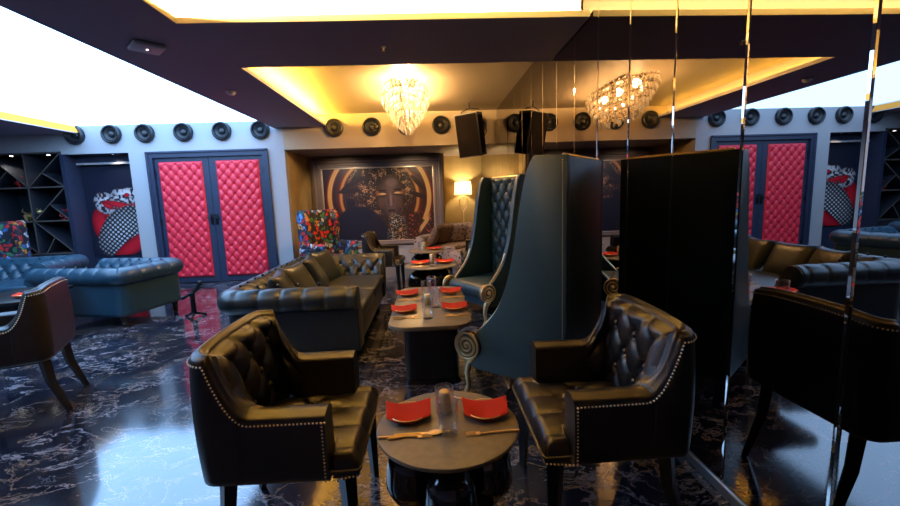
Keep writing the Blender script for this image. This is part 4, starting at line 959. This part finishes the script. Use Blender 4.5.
for (x, y, wh, rz) in ((-.222, 3.34, 'far left on the long table', .1), (-.218, 2.85, 'near left on the long table', .05), (.135, 3.36, 'far right on the long table', -.15), (.140, 2.86, 'near right on the long table', -.05)):
    setting(x, y, wh, rz, s=1.1)
    cutlery('fork' if x < 0 else 'fork', x+(.02 if x < 0 else .02), y-.155, 0 if x < 0 else 180, 'by the napkin '+wh, .95)
    cutlery('knife', x+.02, y-.185, 2 if x < 0 else 176, 'by the napkin '+wh, .95)
for (x, y, wh) in ((-.048, 2.66, 'nearest end of the long table'), (.008, 2.93, 'middle of the long table, right of centre'), (-.06, 3.20, 'middle of the long table, holding a metal cup'), (-.02, 3.36, 'far end of the long table')):
    inst('glass', mk_glass, (x, y, TZ), 0, 'clear tumbler at the '+wh, 'glass', 'clear glasses', 1.15)
inst('cup', mk_cup, (-.055, 3.02, TZ), 0, 'small gold candle cup standing in the middle of the long table', 'candle holder', 'small metal candle cups', 1.1)
setting(-.155, 4.92, 'left on the table beyond the long table', 0, s=1.3); setting(.145, 4.95, 'right on the table beyond the long table', 0, s=1.3)
inst('glass', mk_glass, (.0, 4.80, TZ), 0, 'clear tumbler on the round table beyond the long table', 'glass', 'clear glasses', 1.2)
inst('cup', mk_cup, (-.01, 4.96, TZ), 0, 'gold candle cup on the round table beyond the long table', 'candle holder', 'small metal candle cups', 1.6)
cutlery('fork', -.16, 4.72, 0, 'by the left napkin of the round table beyond the long table')
setting(.03, 6.28, 'on the farthest round table', 0, s=1.3)
inst('glass', mk_glass, (-.17, 6.14, TZ), 0, 'clear tumbler at the left of the farthest round table', 'glass', 'clear glasses', 1.2)
inst('cup', mk_cup, (-.13, 6.36, TZ), 0, 'gold candle cup on the farthest round table', 'candle holder', 'small metal candle cups', 1.6)
setting(-3.87, 4.0, 'on the low table at the far left', .3, s=1.1)

# ---- small side table with a lit candle by the parrot-print chair
st_ = thing('lamp_table', 'small dark round side table beside the parrot-print wing chair', 'table', (-1.13, 6.90, 0))
obj('tabletop', lathe([(.19, .51), (.2, .52), (.2, .54)], 32), 'table_top', st_); obj('pole', tube([(0, 0, 0), (0, 0, .51)], .02, 10), 'dark_metal', st_); obj('base', lathe([(.14, 0), (.14, .02), (.03, .03)], 24), 'dark_metal', st_)
cg = thing('glowing_candle', 'small glowing candle on the side table by the parrot-print chair', 'candle', (-1.13, 6.86, .54))
obj('wax', lathe([(.022, 0), (.022, .10)], 16), 'shade', cg); obj('flame', tr(lathe([(.001, 0), (.010, .014), (.001, .045)], 10), (0, 0, .102)), 'bulb', cg)

# ---- small black stand on the floor by the red doors
bs = thing('black_stand', 'small ornate black metal stand on the floor before the red doors', 'stand', (-2.84, 4.85, 0), .3)
feet = []
for k in range(3):
    a = 2*pi*k/3+.5; feet.append(tube([(0, 0, .06), (.06*cos(a), .06*sin(a), .045), (.13*cos(a), .13*sin(a), .012)], [.024, .018, .015], 8)); feet.append(sphere(.022, (.135*cos(a), .135*sin(a), .017), 8))
obj('feet', cat(*feet), 'dark_metal', bs); bs.scale = (.85, .85, .85)
obj('post', tube([(0, 0, .05), (0, 0, .33)], [.036, .030], 12), 'dark_metal', bs)
obj('clamp', cat(rbox(-.035, .035, -.03, .03, .30, .35, .01), tube([(-.10, 0, .29), (-.02, 0, .33), (.05, 0, .38), (.10, 0, .46)], [.020, .024, .028, .024], 8), sphere(.038, (.11, 0, .47), 8), sphere(.028, (-.11, 0, .285), 8), tube([(.02, 0, .40), (.13, .03, .42)], .010, 8)), 'dark_metal', bs)

# ------------------------------------------------------------------ added spots and fittings brightening the portrait in the alcove
for x in (-1.7, -.3):
    t_ = thing('downlight', 'added downlight in the alcove ceiling to brighten the portrait, %s' % ('left of the portrait centre' if x < -1 else 'right of the portrait centre'), 'spotlight', (x, 7.45, 2.17), group='added alcove fill lights')
    obj('bezel', lathe([(.035, -.004), (.035, .0)], 16), 'speaker', t_)
    spot((x, 7.45, 2.15), (x, 8.39, 1.1), 26, (1, .75, .45), 100)

for ci in (1, 2): spot((sx[ci]+.33, YB+.07, 2.19), (sx[ci]+.33, YB+.22, 1.0), 5, (1, .9, .78), 120)
